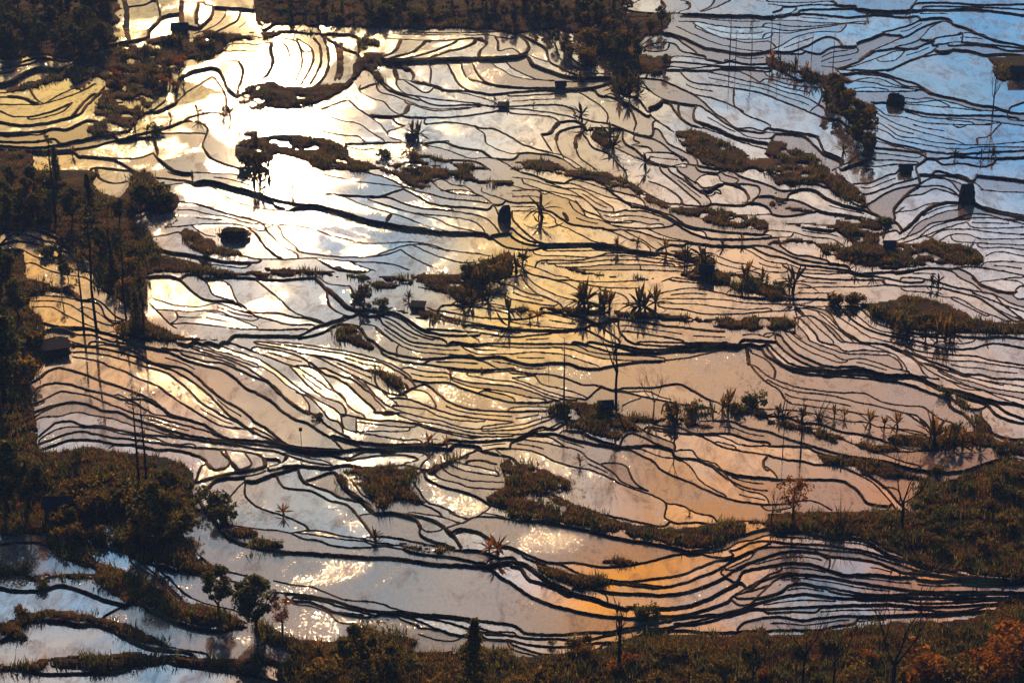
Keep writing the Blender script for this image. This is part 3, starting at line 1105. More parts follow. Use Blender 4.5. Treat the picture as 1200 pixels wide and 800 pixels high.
10 1050,380 1140,360 1200,340
10 1060,430 1120,430 1200,410
12 1060,540 1100,510 1200,490
9 1000,270 1060,265 1100,240
9 1040,325 1080,330
12 1060,380 1140,330 1200,310
@ 900 600
P 0,0 1200,0 1200,300 1060,300 940,295 820,275 700,240 600,200 540,170 480,130 420,110 340,110 200,95 80,85 0,85
P 0,570 100,570 200,560 320,550 500,525 640,510 800,510 960,490 1080,460 1200,430 1200,800 0,800
14 0,100 100,90 200,98 300,115 400,118 460,130 520,170 580,200 660,225 760,255 860,280 960,300 1060,310 1200,320
12 0,135 120,145 260,150 360,165 460,180 560,210 640,225 700,250 800,275 900,300
9 0,160 100,160 220,170 340,180 440,190 520,215 600,240 680,265
12 0,210 60,185 140,180 220,185 300,205 400,215 500,230 580,260 640,280 740,285 860,300 960,305
8 220,180 280,210 
14 40,245 100,235 200,240 280,265 360,290 440,290 520,290 600,300 700,300
9 290,220 290,250
12 0,310 80,285 180,290 280,300 360,315 440,330 540,345 640,360 760,370 860,370 960,370 1080,370 1200,375
12 700,310 780,320 880,315 960,325 1060,335 1200,330
9 0,350 60,300 120,290
12 0,390 60,370 100,340 160,330 240,345 340,360 440,380 560,385 680,380 800,385 900,390 1020,380 
12 0,410 80,390 160,380 260,390 360,400 480,400 600,400 720,400 860,400 1000,400 1200,395
12 0,450 100,445 200,440 320,435 460,430 580,430 700,440 860,440 1000,430 1200,420
9 300,370 420,390 540,395 700,395
12 0,490 80,490 160,505 240,495 340,485 460,485 580,480 700,475 840,470 1000,460 1100,455
9 0,470 100,465 220,465 
12 30,550 120,550 240,550 320,530 400,520 
9 700,450 860,465 1000,445
9 600,410 740,425 900,420 1060,410 1200,405
9 60,240 60,270 0,290
9 1120,340 1100,365
9 680,270 760,280 
@@
"""
PLANTS = """
l0 98 386 88|leftmost of three tall dark thin trees over the pale peach paddies on the left edge
l1 113 386 140|tallest thin straight tree standing over the pale peach paddies at the left
l2 132 335 78|bare pole-like tree behind the tall thin trees on the left slope
l1 148 372 96|thin dark tree on the left slope where it meets the blue-grey paddies
l0 168 394 92|thin dark tree at the right end of the left slope beside the blue-grey paddies
l0 65 262 100|feathery thin tree on the upper left slope above the huts' shade
c0 66 215 44|small feathery conifer at the upper edge of the left slope
l3 163 566 112|pair of thin trunks standing together on the brown mound in the lower left
t1 8 600 95|big dark tree at the left edge above the small house
t0 34 598 70|rounded dark tree right beside the small house, lower left
t1 4 470 110|tall dark tree on the left edge level with the long striped terraces
u1 20 440 40|olive bush on the left edge under the tall dark tree
t0 22 375 48|dark rounded tree at the left edge beside the peach paddies
t1 2 345 60|dark tree cut off by the left edge, beside the peach paddies
u1 42 405 24|olive bush at the foot of the peach paddies on the left
u0 40 560 30|dark bush between the small house and the left edge trees
u3 112 600 30|olive bush on the brown slope right of the small house
u0 140 590 32|dark bush at the middle of the brown slope, lower left
t1 182 645 90|dark tall tree at the right end of the brown slope, lower left
t0 160 640 40|dark tree leaning on the brown slope above the narrow paddies
u0 205 620 38|dark bush at the edge of the long curved grey paddy
b2 22 250 26|dark palm-like plant in the grove on the upper left slope
b2 45 255 28|second dark palm-like plant of the grove on the upper left slope
b0 38 240 22|ochre palm-like plant in the grove on the upper left slope
t0 8 270 46|dark tree at the far left edge above the peach paddies
t0 30 240 34|dark tree in the grove on the upper left slope
t1 85 260 44|dark tree on the left slope left of the conifer stand
c1 105 250 46|dark conifer in the middle of the left slope
t0 118 296 32|dark tree on the left slope behind the thin trees
t1 140 260 30|dark tree on the left slope near the small pale track
u0 60 300 20|dark bush along the top bank of the peach paddies
c1 132 320 34|dark conifer among the thin trees on the left slope
u3 150 345 20|olive bush on the left slope just above the blue-grey paddies
c1 160 380 40|dark conifer at the foot of the thin trees on the left slope
u0 175 235 34|dark bushy clump jutting into the pale pools on the left slope
t0 165 248 34|dark tree on the spur between the pale pools, left
u0 190 240 22|dark bush at the tip of the spur between the pale pools, left
b0 85 182 12|little ochre palm in the pool near the upper left bank
b1 170 205 12|small yellow palm on the spur in the upper left
u1 155 395 22|rusty bush at the foot of the left slope thin trees
b4 137 392 14|orange palm-like plant under the left slope thin trees
b4 153 394 13|orange plant right of another under the left slope thin trees
u0 52 688 14|dark bush on the bank between two blue pools, lower left
u1 25 720 16|small bush on the bank over the dark pool in the lower left
t0 256 716 58|dark leafy tree standing in the narrow pool left of the pair, lower left
t1 300 740 80|taller dark leafy tree right of its neighbour by the narrow pool, lower left
t3 331 742 46|reddish thin-leaved tree right of the two dark trees, lower left
t4 440 812 104|broad dark tree at the bottom edge, widest of the bottom trees
u3 385 812 44|olive bush at the bottom edge left of the broad dark tree
b0 375 770 24|yellow leafy plant left of the broad dark tree at the bottom
u2 492 816 24|rust coloured bush between the broad tree and the conifer, bottom edge
c1 556 808 92|dark pointed conifer at the bottom edge
u3 604 816 30|olive bush right of the pointed conifer, bottom edge
u3 522 814 26|olive bush left of the pointed conifer, bottom edge
u1 640 806 30|low olive bush at the bottom edge, right of the conifer
u0 757 724 22|round dark bush on the bank of the orange curved terraces
r3 725 786 96|bare forked tree growing before the orange curved terraces
r1 940 806 104|bare thin tree at the bottom edge before the dark terraces
r0 1046 815 150|tallest bare tree at the bottom edge, right of centre
r2 882 806 70|short bare tree at the bottom edge left of the thin one
r1 976 806 80|dark bare tree just right of the thin one at the bottom edge
u2 1084 810 56|orange leaved bush at the bottom right
u2 1150 790 50|orange tinted bush on the bottom right slope
u2 1192 770 60|orange tinted bush cut by the right edge
u3 1120 812 48|olive bush at the bottom right between orange ones
t3 1172 815 80|sparse orange tree in the bottom right corner
u3 1010 812 34|low olive bush at the foot of the tallest bare tree
u1 760 806 26|low olive bush on the brown slope under the forked tree
u3 830 808 24|olive bush on the brown slope at the bottom edge
u0 250 590 30|dark bush by the bend of the brown track, lower left
b4 247 590 22|orange palm-like plant by the bend of the track, lower left
u0 262 608 24|dark bush at the upper end of the long curved grey paddy
b4 332 603 22|orange palm standing in the pale pool, lower left of centre
b2 440 632 18|dark palm on the bank of a rounded pale pool
b4 573 648 26|left one of two orange palms in the grey pool below centre
b4 584 648 30|right one of two orange palms in the grey pool below centre
u0 325 640 10|small dark bush on the long bank of the grey paddy
b4 502 520 20|orange palm at the dark knot of banks left of centre
b4 524 522 18|second orange palm at the dark knot of banks left of centre
b2 508 526 16|dark palm between two orange ones at the knot of banks
b4 528 440 10|small orange plant on the striped terraces left of centre
b4 565 436 9|tiny orange plant right of another on the striped terraces
u0 372 490 10|dark bush on the thick bank of the striped terraces
r1 722 478 108|tall dark bare trunk right of the centre beside the mud hut
l2 661 472 76|thin pole-like tree left of the mud hut near the centre
r0 766 486 56|delicate bare tree on the bank of the wide peach pool
r1 790 520 56|thin bare tree below the delicate one, by the slate blue pool
b1 853 480 28|bright yellow-orange bushy palm at the edge of the wide peach pool
b0 846 481 22|yellow leafy plant left of the bright one at the wide peach pool
b0 810 488 18|yellow plant half way between the bare tree and the bright palm
u1 790 490 24|olive bush in front of the delicate bare tree
u0 815 484 18|dark bush beside the yellow plant near the wide peach pool
u0 862 483 16|dark bush right of the bright yellow palm
u0 884 476 22|small leafy sapling at the blue corner of the wide peach pool
u0 705 480 16|dark bush in front of the mud hut near the centre
u0 660 480 14|dark bush on the weedy bank left of the mud hut
b0 680 545 14|small dark plant reflected in the orange pool
r0 1057 616 100|bare tree among the pale patches at the lower right
l2 938 536 74|leafless thin tree standing in the narrow pools, right of centre
l2 917 534 44|shorter leafless thin tree beside the taller one in the narrow pools
s0 918 490 28|dark spiky plant at the left end of the banana row
b2 912 488 24|dark palm at the left end of the banana row
b2 939 492 24|dark palm behind the thin tree in the banana row
s0 959 492 26|spiky dark plant between palms of the banana row
b0 978 490 18|ochre palm in the banana row, a gap left of the thick group
b0 990 490 17|ochre palm right beside another in the banana row
b0 1020 500 26|thick ochre palm in the middle of the banana row
b1 1036 502 22|ochre palm in the middle of the banana row, second of the trio
b0 1052 502 24|ochre palm in the middle of the banana row, third of the trio
b0 1095 522 40|tallest ochre palm in the clump at the right end of the banana row
b1 1090 518 30|ochre palm leaning at the left of the right clump
b0 1108 524 30|ochre palm close right of the tallest in the right clump
b2 1118 526 28|dark palm in the middle of the right clump
b0 1128 526 26|ochre palm toward the right of the right clump
b1 1140 524 24|ochre palm last but one in the right clump
b2 1148 526 20|dark palm ending the right clump
b4 1178 522 14|orange low plant on the brown bank by the right edge
b4 1170 524 12|small orange plant on the brown bank near the right edge
u0 1120 505 14|dark bush above the right clump by the bank
u0 1108 462 14|small dark bush on the dense banks at the right
t3 929 610 58|orange leaved tree standing in the weedy pool, lower right
r2 904 612 44|dark twiggy tree left of the orange tree
s0 985 616 36|dark spiky shrub right of the orange tree
s1 975 616 20|ochre spiky shrub between the orange tree and the dark one
b4 965 614 16|bright orange plant at the pool edge, lower right
b4 808 602 12|yellow flowers like plant by the round muddy pool
b1 1098 556 10|tiny ochre plant on the knoll at the right
b2 685 362 34|leftmost dark palm of the group under the centre bank
b0 678 358 28|ochre palm at the left end of the group under the centre bank
b0 690 358 30|ochre palm of the left pair under the centre bank
b2 702 362 26|dark palm between the two groups under the centre bank
b0 714 364 32|ochre palm on the right of the left group
b2 708 362 30|dark stout palm in the middle under the centre bank
b2 750 364 36|large dark palm of the right group under the centre bank
b2 756 366 34|second large dark palm of the right group under the centre bank
b0 768 362 28|ochre palm ending the right group under the centre bank
b3 597 374 34|dark palm standing at the bank junction in the centre
b4 621 374 14|small orange plant on the dark bank in the centre
b4 630 374 14|second small orange plant on the dark bank in the centre
b2 604 318 26|dark palm of the thicket above the centre
b2 612 310 24|dark palm at the right end of the thicket above the centre
b0 590 315 24|ochre palm of the thicket above the centre
b2 578 316 24|dark palm in the middle of the thicket above the centre
b2 566 335 26|dark palm in the lower part of the thicket above the centre
b2 552 345 28|dark palm of the thicket, toward its foot
b0 560 330 24|ochre palm in the lower part of the thicket above the centre
b2 543 354 24|dark palm at the foot of the thicket above the centre
b2 572 350 28|dark palm hanging over the white pool by the thicket
u0 555 322 22|dark bush filling the thicket above the centre
u3 584 330 22|olive bush filling the thicket above the centre
u0 424 352 18|small feathery sapling in the white pool left of the dark roofed hut
b2 479 352 16|small dark palm beside the dark roofed hut
t2 427 354 22|thin leafy sapling standing in the white pool
u0 446 358 14|tiny bush in the white pool left of the hut
b3 635 256 34|dark palm on the yellow pool at the centre
b3 631 256 20|short dark palm at the foot of another on the yellow pool
b0 746 290 14|small orange palm among the yellow stripes right of centre
b0 724 294 18|orange palm left of another among the yellow stripes
b0 781 296 20|orange palm on the yellow stripes' right end
b3 803 302 18|dark palm before the square hut
b3 823 308 28|dark palm left of the square hut
b3 826 308 24|dark palm touching the square hut
b2 806 300 16|low dark palm left of the square hut
b2 872 326 24|dark palm on the slope right of the square hut
b0 876 324 22|ochre palm on the slope right of the square hut
b2 893 330 22|dark palm further right of the square hut
b2 847 290 14|small dark palm above the square hut
b0 870 284 12|small ochre plant above the square hut's right
b3 929 343 38|dark stout palm on the bank by the white strip, right of centre
b3 925 340 24|dark short palm by the stout one, right of centre
u1 978 356 18|left of two olive saplings on the peach strip, right
u1 994 358 20|right of two olive saplings on the peach strip, right
u1 1003 356 16|small olive sapling ending the peach strip, right
u0 913 335 10|tiny bush on the peach strip by the stout palm
b3 1092 335 18|left of two small dark palms in the blue-white pools, right
b3 1100 335 18|right of two small dark palms in the blue-white pools, right
u0 1064 386 26|round dark bush left of the ochre bananas, right
b1 1085 392 26|ochre banana plant next to the round bush, right
b0 1098 394 26|ochre banana plant, second from the round bush, right
b0 1108 396 28|ochre banana plant, third from the round bush, right
b2 1114 396 24|dark banana plant, last of the row by the round bush
b1 1119 394 22|ochre banana plant behind the row by the round bush, right
b0 1156 388 16|lone ochre plant on the slope right of the banana row
b3 1022 316 16|dark plant on the brown slope in the blue terraces
b3 1003 316 14|small dark plant on the brown slope in the blue terraces
l2 1024 290 24|thin dark post-like tree by the brown bank in the blue terraces
u0 1037 262 12|tiny bush on the pale track in the blue terraces
l2 1163 136 60|feathery bare tree standing in the great grey pool, top right
r1 1163 134 48|bare tree at the shore of the great grey pool, top right
b3 1118 184 14|dark palm on the bank under the great grey pool
b3 1150 184 14|dark palm under the great grey pool, middle of the three
b3 1162 184 16|dark palm under the great grey pool, rightmost of the three
b3 988 182 16|dark palm on the bank below the dark tree belt
t0 975 110 24|dark tree at the top of the belt beside the peach pools, upper right
t1 983 125 30|dark tree near the top of the belt, upper right
t2 992 135 30|olive tree in the middle of the belt, upper right
t0 1002 150 34|biggest dark tree of the belt, upper right
t2 1016 158 32|olive tree at the right flank of the belt, upper right
t1 1004 172 30|dark tree in the lower belt, upper right
t0 1018 182 28|dark tree at the foot of the belt, upper right
t0 968 128 22|dark tree at the left flank of the belt, upper right
b0 905 76 16|ochre palm at the left end of the far row, upper right
b3 915 78 16|dark palm of the far row, upper right
b0 932 84 18|ochre palm of the far row, upper right
b3 925 82 14|dark palm between ochre ones of the far row
b0 943 90 18|ochre palm nearer the tree belt of the far row
b3 952 94 18|dark palm at the right end of the far row
b3 958 96 16|dark palm next to the tree belt, far row
l2 903 64 44|thin pole tree, first of the row in the dense blue terraces
l2 912 68 40|thin pole tree, second of the row in the dense blue terraces
l2 935 72 30|thin pole tree, third of the row in the dense blue terraces
l2 951 70 28|thin pole tree, fourth of the row in the dense blue terraces
l2 976 82 40|thin pole tree right of the row in the dense blue terraces
l2 855 72 50|thin pole tree in the pale terraces left of the dense blue ones
l2 862 72 34|shorter thin pole tree in the pale terraces
l1 880 74 46|feathery thin tree in the pale terraces near the top
b3 1066 20 12|dark palm near the top edge in the blue terraces
b3 1016 22 10|dark palm near the top edge at the pale pool's left
b4 1017 24 8|tiny yellow plant near the top edge
b3 682 142 22|dark palm in the cream pool above the curved steps
b3 715 166 30|dark palm at the right of the curved stone steps
b2 718 176 26|second dark palm at the right of the curved stone steps
b3 757 198 20|dark palm below the curved steps
b3 731 205 16|dark palm further below the curved steps
b2 738 108 22|dark palm at the foot of the upper thicket
b2 748 106 24|dark palm of the upper thicket's right side
b2 726 106 26|dark palm of the upper thicket's left side
b2 730 88 20|ochre topped palm in the upper thicket
t0 748 72 26|dark tree on the right of the upper thicket
t2 715 52 30|olive tree in the upper thicket
t1 700 36 36|dark tree at the top of the thicket
t0 722 70 28|dark tree in the middle of the upper thicket
t2 735 60 24|olive tree in the middle of the upper thicket
t0 775 30 22|dark tree up the right arm of the thicket
t1 762 42 20|dark tree on the right arm of the thicket
t0 780 80 16|dark tree right of the thicket at the cream terraces
l2 735 70 50|thin pole tree rising from the upper thicket
l2 688 80 22|thin tree on the cream terraces left of the upper thicket
u1 682 94 12|bush beside the square dark hut, upper centre
b2 490 163 24|palm beside the small black hut, upper centre
b2 484 160 20|smaller palm beside the small black hut
u0 448 184 14|dark bush in the white pool under the black hut
u3 484 192 18|weedy round bush on the brown spit, upper centre
b3 595 125 12|dark palm beside the low black roof, upper centre
b2 580 120 10|small plant left of the low black roof
b3 625 125 8|tiny palm on the cream pools, upper centre
t1 690 20 30|dark tree on the top edge left of the thicket
b3 300 170 26|dark palm beside the sun's reflection, left one
b3 305 212 34|dark palm under the sun's reflection, tallest
b3 298 216 26|dark palm under the sun's reflection, lower left
b2 315 200 24|dark palm under the sun's reflection, right
u0 296 195 26|dark bush under the sun's reflection
r2 347 228 26|twiggy dark bush left of the bright pool under the sun
b2 342 226 20|spiky palm under the bright pool
b3 270 140 22|dark palm at the left of the sun's reflection
b3 262 136 16|dark palm left of another beside the sun's reflection
b3 280 150 18|dark palm on the bank beside the sun's reflection
b3 232 136 16|dark palm on the glittering pool's bank, upper left
b2 200 140 12|dark palm right of the dark slope, upper left
b3 160 160 16|dark palm at the foot of the dark slope, first
b3 172 158 16|dark palm at the foot of the dark slope, second
u0 185 155 14|dark bush at the foot of the dark slope
u1 243 300 14|round bush on the spit by the black mound
"""
HUTS = [
 (68, 602, 46, 'small dark mud house on the brown slope at the lower left', .05, False, .55),
 (66, 410, 44, 'long dark roofed hut at the left end of the striped terraces', .3, True, .2),
 (710, 480, 24, 'dark mud hut beside the tall bare trunk near the centre', .1, False, .5),
 (828, 322, 25, 'square dark hut with sagging pitched roof right of centre', -.12, False, .5),
 (490, 362, 24, 'dark low hut with slanted roof at the end of the white pool', -.15, True, .35),
 (657, 104, 18, 'square dark hut by the long straight bank in the upper centre', .05, False, .5),
 (590, 126, 18, 'low black roofed hut on the cream pools in the upper centre', -.05, True, .3),
 (482, 165, 18, 'small black hut with palms on its right', .0, False, .45),
 (211, 38, 30, 'hut with pale wide roof on the bank at the top left', .05, False, .3),
 (1061, 202, 22, 'dark hut under the pale bend of the blue terraces at the right', .0, False, .4),
 (1192, 90, 26, 'dark house at the right edge beside the great grey pool', .0, False, .5),
 (1042, 290, 20, 'low dark hut on the brown slope in the blue terraces', .0, False, .35),
]
MOUNDS = [
 (592, 258, 16, 19, 'straw_stack', 'dark upright straw stack on the bank at the yellow pool', 'haystack', 3),
 (1133, 236, 20, 22, 'straw_stack', 'dark tall straw stack in the blue terraces at the right', 'haystack', 9),
 (1049, 121, 22, 12, 'straw_stack', 'dark low straw stack on the dense banks in the upper right', 'haystack', 5),
 (274, 276, 36, 9, 'earth_mound', 'rounded black earth mound beside the glaring pool', 'mound', 6),
]
POSTS = [(353, 519, 16, 'post with a dark box on top in the cream pool of the striped terraces', True), (320, 262, 14, 'short post on the bank below the sun glare', False),
 (226, 209, 8, 'short stub post on the long bank at the upper left', False), (834, 480, 10, 'short post on the bank left of the bright yellow palm', False), (643, 437, 10, 'short stub post on the bank of the golden terraces', False)]
_r = random.Random(77)
_ord = 'first second third fourth fifth sixth seventh eighth ninth tenth eleventh twelfth thirteenth fourteenth fifteenth sixteenth seventeenth eighteenth'.split()
_kn = dict(t='leafy tree', c='conifer', u='bush', b='palm', r='bare tree')
def _wood(u0, u1, v0, v1, n, h0, h1, kinds, where):
    """a wood: each tree listed on its own, told apart by its row and its place in it"""
    L = sorted([(_r.uniform(v0, v1), _r.uniform(u0, u1)) for _ in range(n)]); s = ''
    nr = max(1, min(4, n // 10 + 1)); rows = [['only'], ['back', 'front'], ['back', 'middle', 'front'], ['back', 'second', 'third', 'front']][nr - 1]
    for j in range(nr):
        R = sorted(L[j * n // nr:(j + 1) * n // nr], key=lambda q: q[1])
        for i, (v, u) in enumerate(R):
            k = _r.choice(kinds); row = ' on' if nr == 1 else f', {rows[j]} row of'
            s += f"\n{k} {u:.0f} {v:.0f} {_r.uniform(h0, h1):.0f}|{_kn[k[0]]} {_ord[i]} from left{row} {where}"
    return s
PLANTS += _wood(0, 128, 4, 66, 62, 18, 34, ('t0', 't1', 'c1', 't4'), 'the wood at the top left corner')
PLANTS += _wood(335, 560, 2, 26, 36, 8, 16, ('t0', 't1', 'u0', 'c1'), 'the top edge wood left of centre')
PLANTS += _wood(565, 735, 2, 30, 40, 12, 24, ('t0', 't1', 't2', 'c1'), 'the top edge wood right of centre')
PLANTS += _wood(650, 735, 30, 80, 20, 14, 24, ('t0', 't2', 'u0', 'u3'), 'the thicket below the wood')
PLANTS += _wood(130, 215, 62, 105, 26, 8, 15, ('u1', 'u2', 'u3', 'b2'), 'the rusty slope, upper left')
PLANTS += _wood(195, 260, 45, 60, 12, 8, 14, ('u1', 'u3', 'u0', 'b3'), 'the ridge scrub, upper left')
PLANTS += _wood(70, 105, 255, 330, 5, 14, 22, ('t0', 't1', 'c1', 'u3'), 'the stand left of the thin trees')
PLANTS += _wood(115, 170, 270, 385, 9, 12, 22, ('t0', 't1', 'c1', 'u3', 'u0'), 'the stand behind the thin trees')
PLANTS += _wood(0, 60, 200, 262, 14, 16, 30, ('t0', 't1', 'b2', 'u0'), 'the grove on the upper left edge')
PLANTS += _wood(70, 215, 570, 640, 24, 14, 30, ('u0', 'u3', 'u1', 't0'), 'the brown slope, lower left')
PLANTS += _wood(1080, 1200, 555, 660, 20, 8, 18, ('u0', 'u3', 'u1'), 'the knoll, lower right')
PLANTS += _wood(640, 1200, 750, 812, 40, 8, 18, ('u0', 'u3', 'u1', 'u2'), 'the brown slope along the bottom')
# ---------------------------------------------------------------- materials
def mat(name):
    m = bpy.data.materials.new(name); m.use_nodes = True; return m, NT(m.node_tree)
def finish(t, bsdf, disp=None):
    o = t.n('ShaderNodeOutputMaterial'); t.l(bsdf, o.inputs[0])
def water_material():
    m, t = mat('flooded paddy water')
    pos = t.n('ShaderNodeNewGeometry').outputs['Position']
    tone = t.n('ShaderNodeAttribute', attribute_name='tone').outputs['Fac']
    off_ = t.n('ShaderNodeCombineXYZ'); t.l(t.math('MULTIPLY', tone, 470), off_.inputs[0]); t.l(t.math('MULTIPLY', tone, 910), off_.inputs[1])
    vadd = t.n('ShaderNodeVectorMath', operation='ADD'); t.l(pos, vadd.inputs[0]); t.l(off_.outputs[0], vadd.inputs[1]); pos = vadd.outputs[0]
    big = t.noise(t.scale(pos, (.018, .012, 0)), 1, 4, .6, .5)
    streak = t.noise(t.scale(pos, (.05, .03, 0), (7, 3, 0)), 1, 5, .65, 1.2)
    base = t.mix(tone, (.045, .030, .022), (.11, .072, .05))
    base = t.mix(t.ramp(streak, [(.4, 0), (.7, .6)]), base, (.03, .024, .02))
    p = t.n('ShaderNodeBsdfPrincipled')
    t.l(base, p.inputs['Base Color']); t.l(t.math('SUBTRACT', 4.1, t.math('MULTIPLY', tone, 1.9)), p.inputs['IOR'])
    r = t.math('ADD', t.math('MULTIPLY', t.ramp(big, [(.4, 0), (.65, 1)]), .03), .018)
    t.l(t.math('ADD', r, t.math('MULTIPLY', t.math('POWER', tone, 2), .07)), p.inputs['Roughness'])
    rip = t.noise(t.scale(pos, (1.5, .75, 0)), 1, 2, .6, .3)
    chop = t.noise(t.scale(pos, (3.1, 2.2, 0), (5, 9, 0)), 1, 1, .5, 0)
    chop = t.math('POWER', t.ramp(chop, [(.52, 0), (.8, 1)]), 1.5)
    patch = t.noise(t.scale(pos, (.035, .03, 0), (40, 3, 0)), 1, 3, .6, .8)
    swell = t.noise(t.scale(pos, (.11, .06, 0)), 1, 3, .5, .3)
    amp = t.math('ADD', t.math('MULTIPLY', t.ramp(big, [(.42, 0), (.62, 1)]), .8), .12)
    h = t.math('ADD', t.math('MULTIPLY', rip, amp), t.math('MULTIPLY', swell, .6))
    h = t.math('ADD', h, t.math('MULTIPLY', chop, t.ramp(patch, [(.48, 0), (.62, 5.5)])))
    b = t.n('ShaderNodeBump'); b.inputs['Strength'].default_value = .5; b.inputs['Distance'].default_value = .013
    t.l(h, b.inputs['Height']); t.l(b.outputs[0], p.inputs['Normal'])
    # silt and weed at the surface dull the mirror in places
    silt = t.n('ShaderNodeBsdfDiffuse'); t.l(t.mix(t.ramp(rip, [(.4, 0), (.6, 1)]), base, (.32, .17, .08)), silt.inputs[0])
    sp = t.noise(t.scale(pos, (.8, .45, 0), (3, 3, 0)), 1, 5, .75, .4); pt = t.noise(t.scale(pos, (.03, .022, 0), (11, 31, 0)), 1, 3, .6, .6)
    f = t.math('MULTIPLY', t.ramp(sp, [(.50, 0), (.60, .75)]), t.ramp(pt, [(.56, 0), (.66, 1)]))
    mott = t.noise(t.scale(pos, (.22, .10, 0), (9, 2, 0)), 1, 7, .72, .8)
    grain = t.noise(t.scale(pos, (2.4, 1.5, 0), (1, 7, 0)), 1, 3, .8, 0)
    f = t.math('MAXIMUM', f, t.math('MULTIPLY', t.math('POWER', tone, 2), .42))
    f = t.math('MAXIMUM', f, t.ramp(mott, [(.46, 0), (.64, .55)]))
    f = t.math('MAXIMUM', f, t.math('MULTIPLY', t.ramp(grain, [(.50, 0), (.70, .8)]), t.ramp(mott, [(.40, .15), (.56, .8)])))
    mx = t.n('ShaderNodeMixShader'); t.l(f, mx.inputs[0]); t.l(p.outputs[0], mx.inputs[1]); t.l(silt.outputs[0], mx.inputs[2])
    finish(t, mx.outputs[0]); return m
def soil_material(name, dark, mid, light, sc=.35, rough=.95, green=None):
    m, t = mat(name)
    pos = t.n('ShaderNodeNewGeometry').outputs['Position']
    a = t.noise(pos, sc, 6, .7, .3); b = t.noise(pos, sc * .12, 4, .6, .4)
    c = t.mix(t.ramp(a, [(.35, 0), (.7, 1)]), dark, mid)
    c = t.mix(t.ramp(b, [(.48, 0), (.66, .8)]), c, light)
    if green: c = t.mix(t.ramp(t.noise(pos, sc * .2, 3), [(.5, 0), (.62, .8)]), c, green)
    p = t.n('ShaderNodeBsdfPrincipled'); t.l(c, p.inputs['Base Color']); p.inputs['Roughness'].default_value = rough
    p.inputs['Specular IOR Level'].default_value = .04
    bp = t.n('ShaderNodeBump'); bp.inputs['Strength'].default_value = .9; bp.inputs['Distance'].default_value = .6
    t.l(t.noise(pos, 2.2, 5, .7), bp.inputs['Height']); t.l(bp.outputs[0], p.inputs['Normal'])
    finish(t, p.outputs[0]); return m
def leaf_material(name, c1, c2, trans=.45, sc=.8, spot=None):
    m, t = mat(name)
    pos = t.n('ShaderNodeNewGeometry').outputs['Position']
    c = t.mix(t.ramp(t.noise(pos, sc, 3, .7), [(.35, 0), (.65, 1)]), c1, c2)
    oi = t.n('ShaderNodeObjectInfo').outputs['Random']
    c = t.mix(t.ramp(oi, [(0, 0), (.6, .08), (1, .6)]), c, t.mix(.5, c, (.22, .10, .03)))
    c = t.mix(1, c, t.ramp(t.noise(pos, 1.7, 2, .6), [(.3, .35), (.7, 1.5)]), 'MULTIPLY')
    if spot: c = t.mix(t.ramp(t.noise(pos, sc * 1.7, 2, .6), [(.58, 0), (.66, 1)]), c, spot)
    d = t.n('ShaderNodeBsdfDiffuse'); t.l(c, d.inputs[0])
    tr = t.n('ShaderNodeBsdfTranslucent'); t.l(c, tr.inputs[0])
    mx = t.n('ShaderNodeMixShader'); mx.inputs[0].default_value = trans
    t.l(d.outputs[0], mx.inputs[1]); t.l(tr.outputs[0], mx.inputs[2]); finish(t, mx.outputs[0]); return m
def plain_material(name, c1, c2, sc=2.0, rough=.85):
    m, t = mat(name)
    pos = t.n('ShaderNodeNewGeometry').outputs['Position']
    c = t.mix(t.ramp(t.noise(pos, sc, 5, .7), [(.3, 0), (.7, 1)]), c1, c2)
    p = t.n('ShaderNodeBsdfPrincipled'); t.l(c, p.inputs[0]); p.inputs['Roughness'].default_value = 1; p.inputs['Specular IOR Level'].default_value = .05; finish(t, p.outputs[0]); return m
M = dict(
    water=water_material(),
    bank=soil_material('wet mud bank with painted sun', (.005, .004, .003), (.022, .013, .008), (.26, .12, .035), .8),  # golden patches put sunlight on the bank edges into the mud colour
    ground=soil_material('hillside soil', (.006, .004, .003), (.034, .020, .011), (.12, .048, .014), .7, green=(.02, .022, .008)),
    grass=leaf_material('dry grass', (.06, .03, .010), (.36, .16, .03), .5, .35, (.05, .04, .012)),
    leaf_dark=leaf_material('dark leaves', (.03, .034, .010), (.12, .12, .03), .55, .8, (.28, .18, .03)),
    leaf_olive=leaf_material('olive leaves', (.045, .035, .010), (.20, .13, .028), .6, .8, (.34, .17, .03)),
    leaf_orange=leaf_material('orange leaves', (.16, .05, .008), (.40, .15, .02), .5, 1.2),
    leaf_palm=leaf_material('banana leaves', (.05, .045, .012), (.24, .12, .022), .55, .5, (.36, .13, .02)),
    leaf_palmdark=leaf_material('dark banana leaves', (.015, .018, .008), (.05, .045, .014), .35, .5, (.12, .06, .015)),
    bark=plain_material('bark', (.012, .009, .007), (.04, .027, .018)),
    mudbrick=plain_material('mud brick', (.025, .018, .013), (.06, .04, .025)),
    thatch=plain_material('thatch', (.010, .009, .009), (.045, .036, .03), 3),
    wood=plain_material('old wood', (.01, .008, .006), (.03, .02, .014), 4),
)
def link(o, parent=None):
    C.objects.link(o)
    if parent is not None: o.parent = parent
    return o
